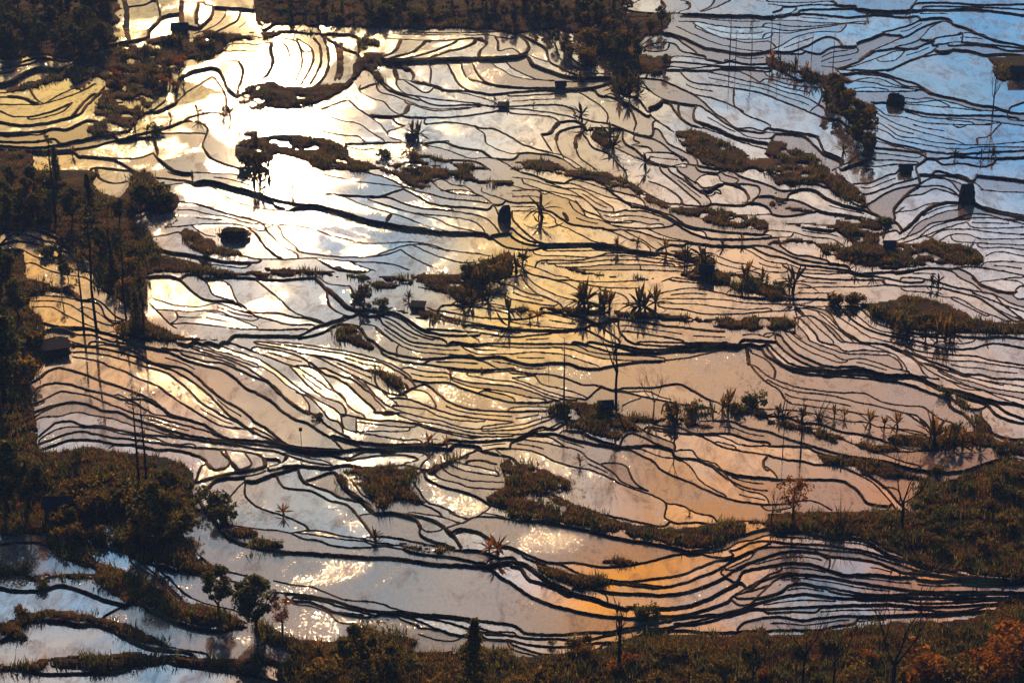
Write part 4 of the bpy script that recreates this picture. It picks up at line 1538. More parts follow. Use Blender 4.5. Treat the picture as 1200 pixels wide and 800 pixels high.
def mesh_obj(name, V, Fc, material, parent=None, tone=None, smooth=False, fast4=False):
    me = bpy.data.meshes.new(name)
    V = np.asarray(V, np.float32)
    if isinstance(Fc, np.ndarray):
        n, k = Fc.shape
        me.vertices.add(len(V)); me.vertices.foreach_set('co', V.ravel())
        me.loops.add(n * k); me.loops.foreach_set('vertex_index', Fc.ravel().astype(np.int32))
        me.polygons.add(n); me.polygons.foreach_set('loop_start', np.arange(0, n * k, k, dtype=np.int32))
        me.polygons.foreach_set('loop_total', np.full(n, k, dtype=np.int32))
        me.update(calc_edges=True)
    else:
        me.from_pydata([tuple(map(float, v)) for v in V], [], Fc); me.update()
    if tone is not None:
        at = me.attributes.new('tone', 'FLOAT', 'FACE'); at.data.foreach_set('value', np.broadcast_to(tone, (len(me.polygons),)).astype(np.float32))
    if smooth: me.polygons.foreach_set('use_smooth', np.ones(len(me.polygons), bool))
    me.materials.append(material)
    return link(bpy.data.objects.new(name, me), parent)
# ---------------------------------------------------------------- the surveyed lines
# each block: "@ ox oy" tile origin; "P" outline of unflooded ground; others a bank, leading number = its breadth; units of a quarter pixel
def read_survey(text):
    lines, polys = [], []; ox = oy = 0
    for ln in text.split('\n'):
        t = ln.split()
        if not t or t[0] == '@@': continue
        if t[0] == '@': ox, oy = int(t[1]), int(t[2]); continue
        wd, P = 9.0, False
        if t[0] == 'P': P = True; t = t[1:]
        elif ',' not in t[0]: wd = float(t[0]); t = t[1:]
        p = np.array([[float(a) for a in q.split(',')] for q in t]) / 4 + [ox, oy]
        if P:                                                  # ground cut by the frame runs on past it
            p[:, 0] = np.where(p[:, 0] <= 1, -30, np.where(p[:, 0] >= 1199, 1230, p[:, 0])); p[:, 1] = np.where(p[:, 1] <= 1, -30, np.where(p[:, 1] >= 799, 830, p[:, 1]))
        if P: polys.append(p)
        else: lines.append([wd / 4, p])
    return lines, polys
def join_seams(lines):
    """banks traced in neighbouring survey tiles are one bank: join ends that meet at a seam"""
    def seam_of(p):
        for s in (300, 600, 900):
            if abs(p[0] - s) < 3.2: return ('x', s)
        for s in (200, 400, 600):
            if abs(p[1] - s) < 2.6: return ('y', s)
        return None
    ch = True
    while ch:
        ch = False; ends = []
        for i, (wd, p) in enumerate(lines):
            for e, q in ((0, p[0]), (1, p[-1])):
                s = seam_of(q)
                if s: ends.append((s, i, e, q, (p[0] + p[-1]) / 2))
        ends_by = {}
        for en in ends: ends_by.setdefault(en[0], []).append(en)
        used = set(); best = []
        for s, L in ends_by.items():
            ax = 0 if s[0] == 'x' else 1
            for a in L:
                for b in L:
                    if a[1] >= b[1]: continue
                    if (a[4][ax] - s[1]) * (b[4][ax] - s[1]) >= 0: continue
                    d = abs(a[3][1 - ax] - b[3][1 - ax])
                    if d < (5 if ax == 0 else 9): best.append((d, a[1], a[2], b[1], b[2]))
        best.sort()
        new = []
        for d, i, ei, j, ej in best:
            if i in used or j in used: continue
            used |= {i, j}
            pi = lines[i][1] if ei == 1 else lines[i][1][::-1]; pj = lines[j][1] if ej == 0 else lines[j][1][::-1]
            mid = (pi[-1] + pj[0]) / 2
            new.append([(lines[i][0] + lines[j][0]) / 2, np.vstack([pi[:-1], mid[None], pj[1:]])]); ch = True
        lines = [l for k, l in enumerate(lines) if k not in used] + new
    return lines
def resample(p, step):
    """Catmull-Rom through the points, even spacing"""
    if len(p) < 2: return p
    q = np.vstack([2 * p[0] - p[1], p, 2 * p[-1] - p[-2]]); out = []
    for i in range(1, len(q) - 2):
        a, b, c, d = q[i - 1], q[i], q[i + 1], q[i + 2]
        n = max(2, int(np.hypot(*(c - b)) / 1.0))
        t = np.linspace(0, 1, n, endpoint=False)[:, None]
        out.append(.5 * (2 * b + (c - a) * t + (2 * a - 5 * b + 4 * c - d) * t ** 2 + (3 * b - a - 3 * c + d) * t ** 3))
    out = np.vstack(out + [p[-1:]])
    s = np.r_[0, np.cumsum(np.hypot(*np.diff(out, axis=0).T))]
    n = max(2, int(s[-1] / step) + 1); u = np.linspace(0, s[-1], n)
    return np.stack([np.interp(u, s, out[:, 0]), np.interp(u, s, out[:, 1])], 1)
_g = np.random.default_rng(5).random((64, 64))
def vnoise(x, y):
    xi = np.floor(x).astype(int); yi = np.floor(y).astype(int); fx = x - xi; fy = y - yi
    fx = fx * fx * (3 - 2 * fx); fy = fy * fy * (3 - 2 * fy)
    g = lambda a, b: _g[a % 64, b % 64]
    return (g(xi, yi) * (1 - fx) + g(xi + 1, yi) * fx) * (1 - fy) + (g(xi, yi + 1) * (1 - fx) + g(xi + 1, yi + 1) * fx) * fy
def fnoise(x, y, o=4):
    s = 0; a = 1; tt = 0
    for k in range(o):
        s = s + a * vnoise(x * 2 ** k + 17 * k, y * 2 ** k + 31 * k); tt += a; a *= .5
    return s / tt
lines, polys = read_survey(SURVEY)
lines = join_seams(lines)
# outside the frame the terraces go on in the same manner: the survey folded over at each edge
S = 2; PU, PV = 200, 56; W2, H2 = (1200 + 2 * PU) * S, (800 + 2 * PV) * S
O_ = np.array([PU, PV])
def folded(p):
    out = []
    for fx in (None, 0, 1200):
        for fy in (None, 0, 800):
            if fx is None and fy is None: continue
            q = p.copy()
            if fx is not None: q[:, 0] = 2 * fx - q[:, 0]
            if fy is not None: q[:, 1] = 2 * fy - q[:, 1]
            if ((q[:, 0] > -PU - 5) & (q[:, 0] < 1205 + PU) & (q[:, 1] > -PV - 5) & (q[:, 1] < 805 + PV)).any(): out.append(q)
    return out
def raster_poly(p, W, H, sx, sy):
    """scanline fill; p in raster units"""
    m = np.zeros((H, W), bool)
    y0 = max(0, int(p[:, 1].min())); y1 = min(H, int(p[:, 1].max()) + 2)
    q = np.roll(p, -1, 0)
    for y in range(y0, y1):
        yc = y + .5; c = (p[:, 1] > yc) != (q[:, 1] > yc)
        if not c.any(): continue
        xs = np.sort(p[c, 0] + (yc - p[c, 1]) / (q[c, 1] - p[c, 1]) * (q[c, 0] - p[c, 0]))
        for a, b in zip(xs[::2], xs[1::2]):
            m[y, max(0, int(round(a))):max(0, min(W, int(round(b))))] = True
    return m
dry = np.zeros((H2, W2), bool)
for p in polys:
    q = resample(np.vstack([p, p[:1]]), 2.0)
    n = len(q)
    q = q + (np.stack([fnoise(q[:, 0] / 7, q[:, 1] / 7, 3), fnoise(q[:, 0] / 7 + 40, q[:, 1] / 7 + 9, 3)], 1) - .5) * 5
    # outlines that run along the frame or a seam stay on it
    for q_ in [q] + folded(q): dry |= raster_poly((q_ + O_) * S, W2, H2, S, S)
def dil(m, n):
    for _ in range(n):
        a = m.copy(); a[1:] |= m[:-1]; a[:-1] |= m[1:]; a[:, 1:] |= m[:, :-1]; a[:, :-1] |= m[:, 1:]; m = a
    return m
dry = ~dil(~dil(dry, 3), 4)
# the smaller dry patches are broken by puddles and strips of wet mud
yy_, xx_ = np.mgrid[0:H2, 0:W2].astype(np.float32) / S; yy_ -= PV; xx_ -= PU
wet = fnoise(xx_ / 16 + 5, (yy_ - xx_ * .12) / 4.2 + 3, 3) > .655
big_ = np.zeros_like(dry)
for p in polys:
    if (p.min() < -1 or p[:, 0].max() > 1201 or p[:, 1].max() > 801): 
        for q_ in [p] + folded(p): big_ |= raster_poly((q_ + O_) * S, W2, H2, S, S)
dry &= ~(wet & ~big_)      # close hairline gaps at seams
# free ends run on to the next bank or shore
pts_all = [resample(p, 1.0) for wd, p in lines]
cat = np.vstack(pts_all); own = np.concatenate([np.full(len(p), i) for i, p in enumerate(pts_all)])
for i, (wd, p) in enumerate(lines):
    for e in (0, -1):
        q = p[e]; tg = q - p[1 if e == 0 else -2]; tg = tg / max(np.hypot(*tg), 1e-6)
        rel = cat - q; d = np.hypot(rel[:, 0], rel[:, 1]); ahead = rel @ tg > .72 * d
        d = np.where((own != i) & ((ahead & (d < 13)) | (d < 3)), d, 99)
        j = int(d.argmin())
        if 1.0 < d[j] < 90:
            lines[i][1] = np.vstack([cat[j][None], lines[i][1]]) if e == 0 else np.vstack([lines[i][1], cat[j][None]])
        for s_, ax in ((0, 0), (1200, 0), (0, 1), (800, 1)):
            if abs(q[ax] - s_) < 4:
                r = q.copy(); r[ax] = s_ + (.6 if s_ else -.6)
                lines[i][1] = np.vstack([r[None], lines[i][1]]) if e == 0 else np.vstack([lines[i][1], r[None]])
banks = []
for wd, p in lines:
    q = resample(p, 1.8); k = len(q)
    amp = min(.55, wd * .25); f = np.ones(k); f[0] = f[-1] = 0
    q = q + (np.stack([fnoise(q[:, 0] / 6 + 3, q[:, 1] / 6, 2), fnoise(q[:, 0] / 6 + 50, q[:, 1] / 6 + 20, 2)], 1) - .5) * 2 * amp * f[:, None]
    banks.append((wd, q))
bar0 = np.zeros((H2, W2), bool)
for wd, q in banks:
    for t in np.linspace(0, 1, 8, endpoint=False):
        z = (q[:-1] + (q[1:] - q[:-1]) * t + O_) * S; x = z[:, 0].astype(int); y = z[:, 1].astype(int); ok = (x >= 0) & (x < W2) & (y >= 0) & (y < H2); bar0[y[ok], x[ok]] = True
bar0 |= dry
# narrow terraces too fine for the survey: where two banks run side by side a third divides the strip
extra = []
for wd, q in banks:
    run = []
    for k in range(len(q) + 1):
        hit = None
        if k < len(q):
            u, v = q[k]; ok = 0 <= u < 1200 and 4 < v < 780
            tt = q[min(k + 1, len(q) - 1)] - q[max(k - 1, 0)]
            if ok and abs(tt[0]) > 1.2 * abs(tt[1]) and any(a <= u < c and b <= v < d for a, b, c, d in ((600, 0, 1200, 62), (600, 62, 1000, 290), (900, 140, 1200, 350), (420, 370, 640, 520), (880, 380, 1200, 470), (150, 390, 480, 500), (600, 300, 900, 400), (600, 480, 900, 600), (180, 190, 300, 400), (840, 620, 1200, 740))):
                V0, U0 = int((v + PV) * S), int((u + PU) * S); col = bar0[V0 + 4:V0 + 60, U0]; h_ = col.argmax() if col.any() else 99
                g = (h_ + 4) / S
                if 8.5 < g < 16.5 and not dry[V0 + 4:V0 + int(g * S), U0].any(): hit = (u, v + g * .5, g)
        if hit and (not run or abs(hit[2] - run[-1][2]) < 2.5): run.append(hit)
        else:
            if len(run) > 16: extra.append(np.array(run)[:, :2])
            run = [hit] if hit else []
for q in extra:
    for _ in range(6): q[1:-1] = (q[:-2] + q[1:-1] * 2 + q[2:]) / 4
    q = resample(q[::4] if len(q) > 24 else q[::3], 1.8)
    if len(q) > 6: banks.append((1.9, q))
print('extra', len(extra)); NB = len(banks)
banks += [(wd, q_) for wd, q in banks for q_ in folded(q)]
bar = np.zeros((H2, W2), bool); wmap = np.zeros((H2, W2), np.float32)
for wd, q in banks:
    for t in np.linspace(0, 1, 14, endpoint=False):
        z = (q[:-1] + (q[1:] - q[:-1]) * t + O_) * S; x = z[:, 0].astype(int); y = z[:, 1].astype(int)
        for dx_ in (0, 1):
            ok = (x + dx_ >= 0) & (x + dx_ < W2) & (y >= 0) & (y < H2)
            bar[y[ok], x[ok] + dx_] = True
            for dy_ in (-2, -1, 0, 1, 2):
                yy = np.clip(y[ok] + dy_, 0, H2 - 1); wmap[yy, x[ok] + dx_] = np.maximum(wmap[yy, x[ok] + dx_], wd)
def components(mask, kind):
    """4-connected components of mask, never crossing between different values of kind"""
    par = []
    def find(a):
        while par[a] != a: par[a] = par[par[a]]; a = par[a]
        return a
    lab = np.zeros(mask.shape, np.int32); code = np.where(mask, kind.astype(int) + 1, 0); prev = []
    for y in range(mask.shape[0]):
        r = code[y]; ch = np.flatnonzero(np.diff(r)) + 1; st = np.r_[0, ch]; en = np.r_[ch, len(r)]
        cur = []; j = 0
        for a, b in zip(st.tolist(), en.tolist()):
            c = int(r[a])
            if c == 0: continue
            par.append(len(par)); me = len(par) - 1
            while j < len(prev) and prev[j][1] <= a: j += 1
            k = j
            while k < len(prev) and prev[k][0] < b:
                if prev[k][3] == c:
                    ra, rb = find(me), find(prev[k][2])
                    if ra != rb: par[max(ra, rb)] = min(ra, rb)
                k += 1
            cur.append((a, b, me, c)); lab[y, a:b] = me + 1
        prev = cur
    root = np.array([0] + [find(i) + 1 for i in range(len(par))]); lab = root[lab]
    u, inv, cnt = np.unique(lab, return_inverse=True, return_counts=True)
    return inv.reshape(lab.shape), cnt
lab, cnt = components(~bar, dry)
small = cnt < 26; small[0] = True
lab = np.where(small[lab], 0, lab)
def grow(lab, n, allow=None):
    for _ in range(n):
        z = lab == 0
        if allow is not None: z &= allow
        if not z.any(): break
        for ax, sh in ((0, 1), (0, -1), (1, 1), (1, -1)):
            r = np.roll(lab, sh, ax)
            if ax == 0: r[0 if sh == 1 else -1] = 0
            else: r[:, 0 if sh == 1 else -1] = 0
            lab = np.where(z & (lab == 0) & (r > 0), r, lab)
    return lab
full = grow(lab.copy(), 60)
u, inv = np.unique(full, return_inverse=True); full = inv.reshape(full.shape)
NL = len(u)
isdry = np.zeros(NL, bool)
dc = np.bincount(full.ravel(), weights=dry.ravel(), minlength=NL); tot = np.bincount(full.ravel(), minlength=NL)
isdry = dc / np.maximum(tot, 1) > .5
# heights: each bank steps up going away from the viewpoint by its wall; solved over the whole network
vv = (np.arange(H2) + .5) / S - PV; pm = ppm(vv)
A, B = full[:-3], full[3:]; d = A != B
wgt = wmap[1:-2][d]; rows = np.broadcast_to(pm[1:-2, None], d.shape)[d]
tgt = np.where(wgt > 0, .95 * wgt / rows, .0)
a, b = A[d], B[d]; A2, B2 = full[:, :-3], full[:, 3:]; d2 = A2 != B2
a = np.r_[a, A2[d2]]; b = np.r_[b, B2[d2]]; tgt = np.r_[tgt, np.zeros(d2.sum())]; wt = np.r_[np.ones(d.sum()), np.full(d2.sum(), .25)]
Am = np.zeros((NL, NL)); rhs = np.zeros(NL)
np.add.at(Am, (a, a), wt); np.add.at(Am, (b, b), wt); np.add.at(Am, (a, b), -wt); np.add.at(Am, (b, a), -wt)
np.add.at(rhs, a, wt * tgt); np.add.at(rhs, b, -wt * tgt)
Am[np.arange(NL), np.arange(NL)] += .5
hgt = np.linalg.solve(Am, rhs); hgt -= np.median(hgt)
print('labels', NL, 'heights', hgt.min(), hgt.max())
# ---------------------------------------------------------------- water
terrain = bpy.data.objects.new('terraced_hillside', None)
link(terrain); terrain['kind'] = 'structure'; terrain['label'] = 'terraced valley side of flooded rice paddies, mud banks and dry scrubby slopes'
wl = np.where(isdry[full], 0, full + 1)                                # paddies only (+1)
wl = grow(wl, 8, allow=dry | (wl == 0))
tone_of = rng.random(NL + 2) ** 1.3
area = np.bincount(wl[PV * S:-PV * S, PU * S:-PU * S].ravel(), minlength=NL + 2) + .001 * np.bincount(wl.ravel(), minlength=NL + 2); area[0] = 0
runs = {}
dif = np.diff(wl, axis=1) != 0
for y in range(H2):
    r = wl[y]; ch = np.flatnonzero(dif[y]) + 1; st = np.r_[0, ch]; en = np.r_[ch, W2]
    for a_, b_, l_ in zip(st.tolist(), en.tolist(), r[st].tolist()):
        if l_: runs.setdefault(l_, []).append((a_, b_, y))
order = sorted(runs, key=lambda l: -area[l])
def strip_mesh(l):
    R = np.array(runs[l], float); h = hgt[l - 1]
    x0 = R[:, 0] / S - PU; x1 = R[:, 1] / S - PU; y0 = R[:, 2] / S - PV; y1 = y0 + 1 / S
    V = np.stack([P3(x0, y1, h), P3(x1, y1, h), P3(x1, y0, h), P3(x0, y0, h)], 1).reshape(-1, 3)
    return V, np.arange(len(V)).reshape(-1, 4)
rv, rf, rt = [], [], []; off = 0; npad = 0
for k, l in enumerate(order):
    V, Fc = strip_mesh(l)
    if k < 300: mesh_obj('flooded_paddy', V, Fc, M['water'], terrain, tone_of[l]); npad += 1
    else: rv.append(V); rf.append(Fc + off); rt.append(np.full(len(Fc), tone_of[l])); off += len(V)
if rv:
    o = mesh_obj('small_flooded_paddies', np.vstack(rv), np.vstack(rf), M['water'], terrain, np.concatenate(rt)); o['kind'] = 'stuff'
print('paddies', len(order))
# ---------------------------------------------------------------- ground sheet (bed of the paddies, dry slopes)
G = 2
gu = np.arange(-PU, 1200 + PU + G, G); gv = np.arange(-PV, 800 + PV + G, G)
iu = np.clip((gu + PU) * S, 0, W2 - 1); iv = np.clip((gv + PV) * S, 0, H2 - 1)
gwat = wl[np.ix_(iv, iu)] > 0; gdry = dry[np.ix_(iv, iu)]
gh = np.where(gwat, hgt[np.clip(wl[np.ix_(iv, iu)] - 1, 0, NL - 1)], 0.)
def pyramid_fill(v, m):
    m = m.astype(float)
    if min(v.shape) <= 2 or m.min() > 0: 
        return np.where(m > 0, v / np.maximum(m, 1e-9) if False else v, v[m > 0].mean() if (m > 0).any() else 0)
    H, W = v.shape; ph, pw = H % 2, W % 2
    V = np.pad(v * m, ((0, ph), (0, pw))); Q = np.pad(m, ((0, ph), (0, pw)))
    q = Q.reshape(V.shape[0] // 2, 2, -1, 2).sum((1, 3)); c = V.reshape(V.shape[0] // 2, 2, -1, 2).sum((1, 3)) / np.maximum(q, 1e-9)
    c = pyramid_fill(c, (q > 0))
    up = np.repeat(np.repeat(c, 2, 0), 2, 1)
    k = up.copy(); k[1:] += up[:-1]; k[:-1] += up[1:]; k[:, 1:] += up[:, :-1]; k[:, :-1] += up[:, 1:]
    k[1:-1, 1:-1] /= 5; k[0] = up[0]; k[-1] = up[-1]; k[:, 0] = up[:, 0]; k[:, -1] = up[:, -1]
    return np.where(m > 0, v, k[:H, :W])
gf = pyramid_fill(gh, gwat & ~gdry)
def blur(a, n):
    for _ in range(n):
        p = np.pad(a, 1, mode='edge'); a = (p[1:-1, 1:-1] * 4 + p[:-2, 1:-1] + p[2:, 1:-1] + p[1:-1, :-2] + p[1:-1, 2:]) / 8
    return a
inside = np.zeros(gdry.shape); m = gdry.copy()
for k in range(14):
    inside += m; p = np.pad(m, 1, mode='edge'); m = m & p[:-2, 1:-1] & p[2:, 1:-1] & p[1:-1, :-2] & p[1:-1, 2:]
inside = blur(inside, 2) * G                                            # px in from the shore
p = np.pad(gf, 1, mode='edge'); mn = np.minimum.reduce([p[i:i + gf.shape[0], j:j + gf.shape[1]] for i in range(3) for j in range(3)])
gfs = blur(gf, 6)
U, Vv = np.meshgrid(gu, gv)
W0 = P3(U, Vv, 0.)
WX, WY = W0[..., 0], W0[..., 1]
bump = (fnoise(WX / 16, WY / 22, 5) - .5) * 2.2 + (fnoise(WX / 4, WY / 5, 3) - .5) * 1.3
stepv = WY / 5.2 + (fnoise(WX / 40, WY / 50, 3) - .5) * 14; bump = bump + .55 * (np.clip((stepv % 1) * 3.2, 0, 1) - .5) * (fnoise(WX / 50 + 3, WY / 40, 3) > .42)
rise = np.clip(inside / 3, 0, 1) * .5 + np.clip((inside - 3) / 16, 0, 1) * .5
terr = np.where(gdry, np.maximum(mn, gfs * .5 + mn * .5) + rise + bump * np.clip((inside - 2) / 14, 0, 1), mn - .55)
terr = np.where(~gdry & ~gwat, mn - .2, terr)
def ground_at(u, v):
    x = np.clip((np.asarray(u, float) + PU) / G, 0, terr.shape[1] - 1.001); y = np.clip((np.asarray(v, float) + PV) / G, 0, terr.shape[0] - 1.001)
    xi = x.astype(int); yi = y.astype(int); fx = x - xi; fy = y - yi
    return (terr[yi, xi] * (1 - fx) + terr[yi, xi + 1] * fx) * (1 - fy) + (terr[yi + 1, xi] * (1 - fx) + terr[yi + 1, xi + 1] * fx) * fy
GV = P3(U, Vv, terr)
# skirt: the sheet goes on past the frame on every side, as rolling scrub, out to the horizon
nv, nu = terr.shape
idx = np.arange(nv * nu).reshape(nv, nu)
Fq = np.stack([idx[1:, :-1], idx[1:, 1:], idx[:-1, 1:], idx[:-1, :-1]], -1).reshape(-1, 4)
ground = mesh_obj('ground', GV.reshape(-1, 3), Fq, M['ground'], terrain, smooth=True)
# surroundings, from the edge of the sheet outward
edge = np.vstack([GV[0, :], GV[1:, -1], GV[-1, -2::-1], GV[-2:0:-1, 0]])[::1]
cen = np.array([0., 560., 0.]); ring = [edge]; dirv = edge - cen; dirv[:, 2] = 0
dist = np.hypot(dirv[:, 0], dirv[:, 1])[:, None]; un = dirv / dist
prevh = edge[:, 2]
for r in (4, 12, 28, 60, 120, 240, 500, 1000, 2500, 6000, 20000):
    q = edge + un * r; near = math.exp(-r / 60)
    # the sides stay low, the valley floor falls away; far slopes stay under the line of sight
    q[:, 2] = prevh * near + (1 - near) * (-2 + (fnoise(q[:, 0] / 60 + 9, q[:, 1] / 60, 4) - .5) * min(14, r * .12))
    ring.append(q)
RV = np.vstack(ring); ne = len(edge); RF = []
ii = np.arange(ne); jj = (ii + 1) % ne
for k in range(len(ring) - 1):
    RF.append(np.stack([k * ne + ii, k * ne + jj, (k + 1) * ne + jj, (k + 1) * ne + ii], 1)[:, ::-1])
RF = np.vstack(RF)
hill = mesh_obj('surrounding_slopes', RV, RF, M['ground'], smooth=True); hill['kind'] = 'structure'
# ---------------------------------------------------------------- banks
def bank_mesh(wd, q):
    n = len(q); tpx = np.gradient(q, axis=0); tpx /= np.maximum(np.hypot(*tpx.T), 1e-6)[:, None]
    nx = np.stack([-tpx[:, 1], tpx[:, 0]], 1)
    def hs(s):
        best = np.full(n, -99.); lo = np.full(n, 99.)
        p = q + nx * s * (wd * .5 + 1.2); x = np.clip(((p[:, 0] + PU) * S).astype(int), 0, W2 - 1); y = np.clip(((p[:, 1] + PV) * S).astype(int), 0, H2 - 1)
        return np.where(wl[y, x] > 0, hgt[np.clip(wl[y, x] - 1, 0, NL - 1)], ground_at(p[:, 0], p[:, 1]))
    hl, hr = hs(-1), hs(1)
    def sm(a, n_=3):
        for _ in range(n_): 
            pz = np.r_[a[0], a, a[-1]]; a = (pz[:-2] + pz[1:-1] + pz[2:]) / 3
        return a
    top = sm(np.maximum(hl, hr)) + .10; hl2 = np.minimum(sm(hl), hl) - .25; hr2 = np.minimum(sm(hr), hr) - .25
    sc = ppm(q[:, 1]); wv = (wd * (.75 + .5 * fnoise(q[:, 0] / 9, q[:, 1] / 9, 2)))
    aw = np.clip(.43 * wv / sc, .09, 1.5)
    tp = np.clip(np.minimum(np.arange(n), np.arange(n)[::-1]) / 2.0 + .45, 0, 1); aw = aw * tp
    c = P3(q[:, 0], q[:, 1], top - .1); tw = np.gradient(c[:, :2], axis=0); tw /= np.maximum(np.hypot(*tw.T), 1e-6)[:, None]
    nw = np.stack([-tw[:, 1], tw[:, 0]], 1)
    # which world side is the raster's +nx side?
    c2 = P3(q[:, 0] + nx[:, 0], q[:, 1] + nx[:, 1], top - .1)[:, :2]; sg = np.sign(((c2 - c[:, :2]) * nw).sum(1)); sg[sg == 0] = 1; nw = nw * sg[:, None]
    jit = (fnoise(c[:, 0] * 1.3, c[:, 1] * 1.3, 2) - .5) * .22
    def row(o, z): return np.column_stack([c[:, :2] + nw * o[:, None], z])
    fl = aw + .12 + .22 * np.maximum(top - hl, 0); fr = aw + .12 + .22 * np.maximum(top - hr, 0)
    el = 1 + (rng.random(n) - .5) * .5; er = 1 + (rng.random(n) - .5) * .5; jit = jit + (rng.random(n) - .5) * .12
    V = np.stack([row(-fl * (.5 + .5 * el), hl2), row(-aw * el, top - .03 + jit * .5), row(aw * 0, top + .08 + jit), row(aw * er, top - .03 - jit * .5), row(fr * (.5 + .5 * er), hr2)], 1).reshape(-1, 3)
    i = np.arange(n - 1)[:, None] * 5; Fc = np.vstack([np.hstack([i + k, i + k + 1, i + k + 6, i + k + 5]) for k in range(4)])
    e0 = np.array([[0, 1, 2, 2], ])
    caps = []
    Fl = Fc.astype(int)
    return V, Fl
blen = [wd * len(q) * (1 if i < NB else .001) for i, (wd, q) in enumerate(banks)]; border = sorted(range(len(banks)), key=lambda i: -blen[i])
rv, rf = [], []; off = 0
for k, i in enumerate(border):
    wd, q = banks[i]
    if len(q) < 3: continue
    V, Fc = bank_mesh(wd, q)
    if k < 300: mesh_obj('mud_bank', V, Fc, M['bank'], terrain)
    else: rv.append(V); rf.append(Fc + off); off += len(V)
o = mesh_obj('small_mud_banks', np.vstack(rv), np.vstack(rf), M['bank'], terrain); o['kind'] = 'stuff'
print('banks', len(banks))
# ---------------------------------------------------------------- planting helpers
def mk_mesh(name, V, Fc, material, smooth=False):
    me = bpy.data.meshes.new(name); me.from_pydata([tuple(map(float, v)) for v in V], [], Fc); me.update()
    if smooth: me.polygons.foreach_set('use_smooth', np.ones(len(me.polygons), bool))
    me.materials.append(material); return me
def tube(V, Fc, pts, radii, sides=5):
    b0 = len(V); up0 = Vector((1, .13, .05))
    for i, p in enumerate(pts):
        p = Vector(p); d = (Vector(pts[min(i + 1, len(pts) - 1)]) - Vector(pts[max(i - 1, 0)])).normalized()
        x = d.cross(up0).normalized(); y = d.cross(x)
        for s in range(sides):
            a = 2 * math.pi * s / sides; V.append(p + (x * math.cos(a) + y * math.sin(a)) * radii[i])
    for i in range(len(pts) - 1):
        for s in range(sides):
            a = b0 + i * sides + s; b = b0 + i * sides + (s + 1) % sides
            Fc.append((a, b, b + sides, a + sides))
    Fc.append(tuple(b0 + s for s in range(sides))[::-1]); e = b0 + (len(pts) - 1) * sides; Fc.append(tuple(e + s for s in range(sides)))
def at(u, v, dz=0.0):
    h = float(ground_at(u, v)); x = int(min(max((u + PU) * S, 0), W2 - 1)); y = int(min(max((v + PV) * S, 0), H2 - 1))
    if wl[y, x] > 0 and not dry[y, x]: h = float(hgt[wl[y, x] - 1]) - .05
    p = P3(u, v, h)
    return Vector(p) + Vector((0, 0, dz))
def hpx(v, px):
    """metres for an upright thing px tall in the picture, standing at row v"""
    return px / (float(ppm(min(v, 815))) * math.cos(PITCH))
def place(name, label, cat_, parts, u, v, rz=0.0, group=None, sc=1.0, dz=0.0):
    """parts: [(name, mesh, [sub-parts])]"""
    r = bpy.data.objects.new(name, None); C.objects.link(r); r.location = at(u, v, dz); r.rotation_euler = (0, 0, rz) if cat_ in ('hut', 'tree') else (rnd.uniform(-.14, .14), rnd.uniform(-.14, .14), rz); r.scale = (sc, sc, sc)
    r['label'] = label; r['category'] = cat_
    if group: r['group'] = group
    for pn, me, subs in parts:
        o = bpy.data.objects.new(pn, me); C.objects.link(o); o.parent = r
        for sn, sm in subs:
            q = bpy.data.objects.new(sn, sm); C.objects.link(q); q.parent = o
    return r
# banana-like plants: a fat stem and long arching leaves, unit height 1
def banana_leaf(r, ln, lift, droop, wid):
    V, Fc = [], []; n = 6
    for i in range(n + 1):
        t = i / n; x = ln * t * math.cos(lift) ; z = ln * (t * math.sin(lift) - droop * t * t)
        ww = wid * math.sin(math.pi * min(1, .12 + t * .88)) * (.8 + .4 * r.random())
        V += [(x, -ww, z - ww * .35), (x, 0, z), (x, ww, z - ww * .35)]
    for i in range(n):
        for k in (0, 1): Fc.append((i * 3 + k, i * 3 + k + 1, i * 3 + k + 4, i * 3 + k + 3))
    return V, Fc
def banana_kind(seed, material, nleaf=14, stem=.24, spread=.72):
    r = random.Random(seed); V, Fc = [], []
    tube(V, Fc, [(0, 0, -.05), (.01, 0, stem * .5), (.02, .01, stem)], [.05, .04, .028], 6)
    sm = mk_mesh('stem', V, Fc, M['bark']); parts = [('stem', sm, [])]
    for k in range(nleaf):
        az = k * 2.4 + r.uniform(-.4, .4); lift = r.uniform(.15, 1.45)
        V, Fc = banana_leaf(r, spread * r.uniform(.75, 1.15), lift, r.uniform(.15, .7) * (1.2 - lift * .5), r.uniform(.035, .06))
        ca, sa = math.cos(az), math.sin(az); z0 = stem * r.uniform(.8, 1.0)
        V = [(x * ca - y * sa + .02, x * sa + y * ca, z + z0) for x, y, z in V]
        parts.append(('leaf', mk_mesh('leaf', V, Fc, material), []))
    return parts
def leaf_cloud(r, n, cx, cy, cz, rx, ry, rz, size, V, Fc, hollow=.35, aspect=1.8):
    for _ in range(n):
        while True:
            x, y, z = r.uniform(-1, 1), r.uniform(-1, 1), r.uniform(-1, 1); d = x * x + y * y + z * z
            if d < 1 and d > hollow * r.random(): break
        a = r.uniform(0, 6.283); tl = r.uniform(-1.1, 1.1); s = size * r.uniform(.6, 1.4)
        dx = Vector((math.cos(a) * math.cos(tl), math.sin(a) * math.cos(tl), math.sin(tl))) * s * aspect * .5
        q = Vector((r.uniform(-1, 1), r.uniform(-1, 1), r.uniform(-1, 1))).cross(dx)
        if q.length < 1e-6: continue
        q = q.normalized() * s * .5; c = Vector((cx + x * rx, cy + y * ry, cz + z * rz)); b = len(V)
        V += [c - dx, c + q, c + dx, c - q]; Fc.append((b, b + 1, b + 2, b + 3))
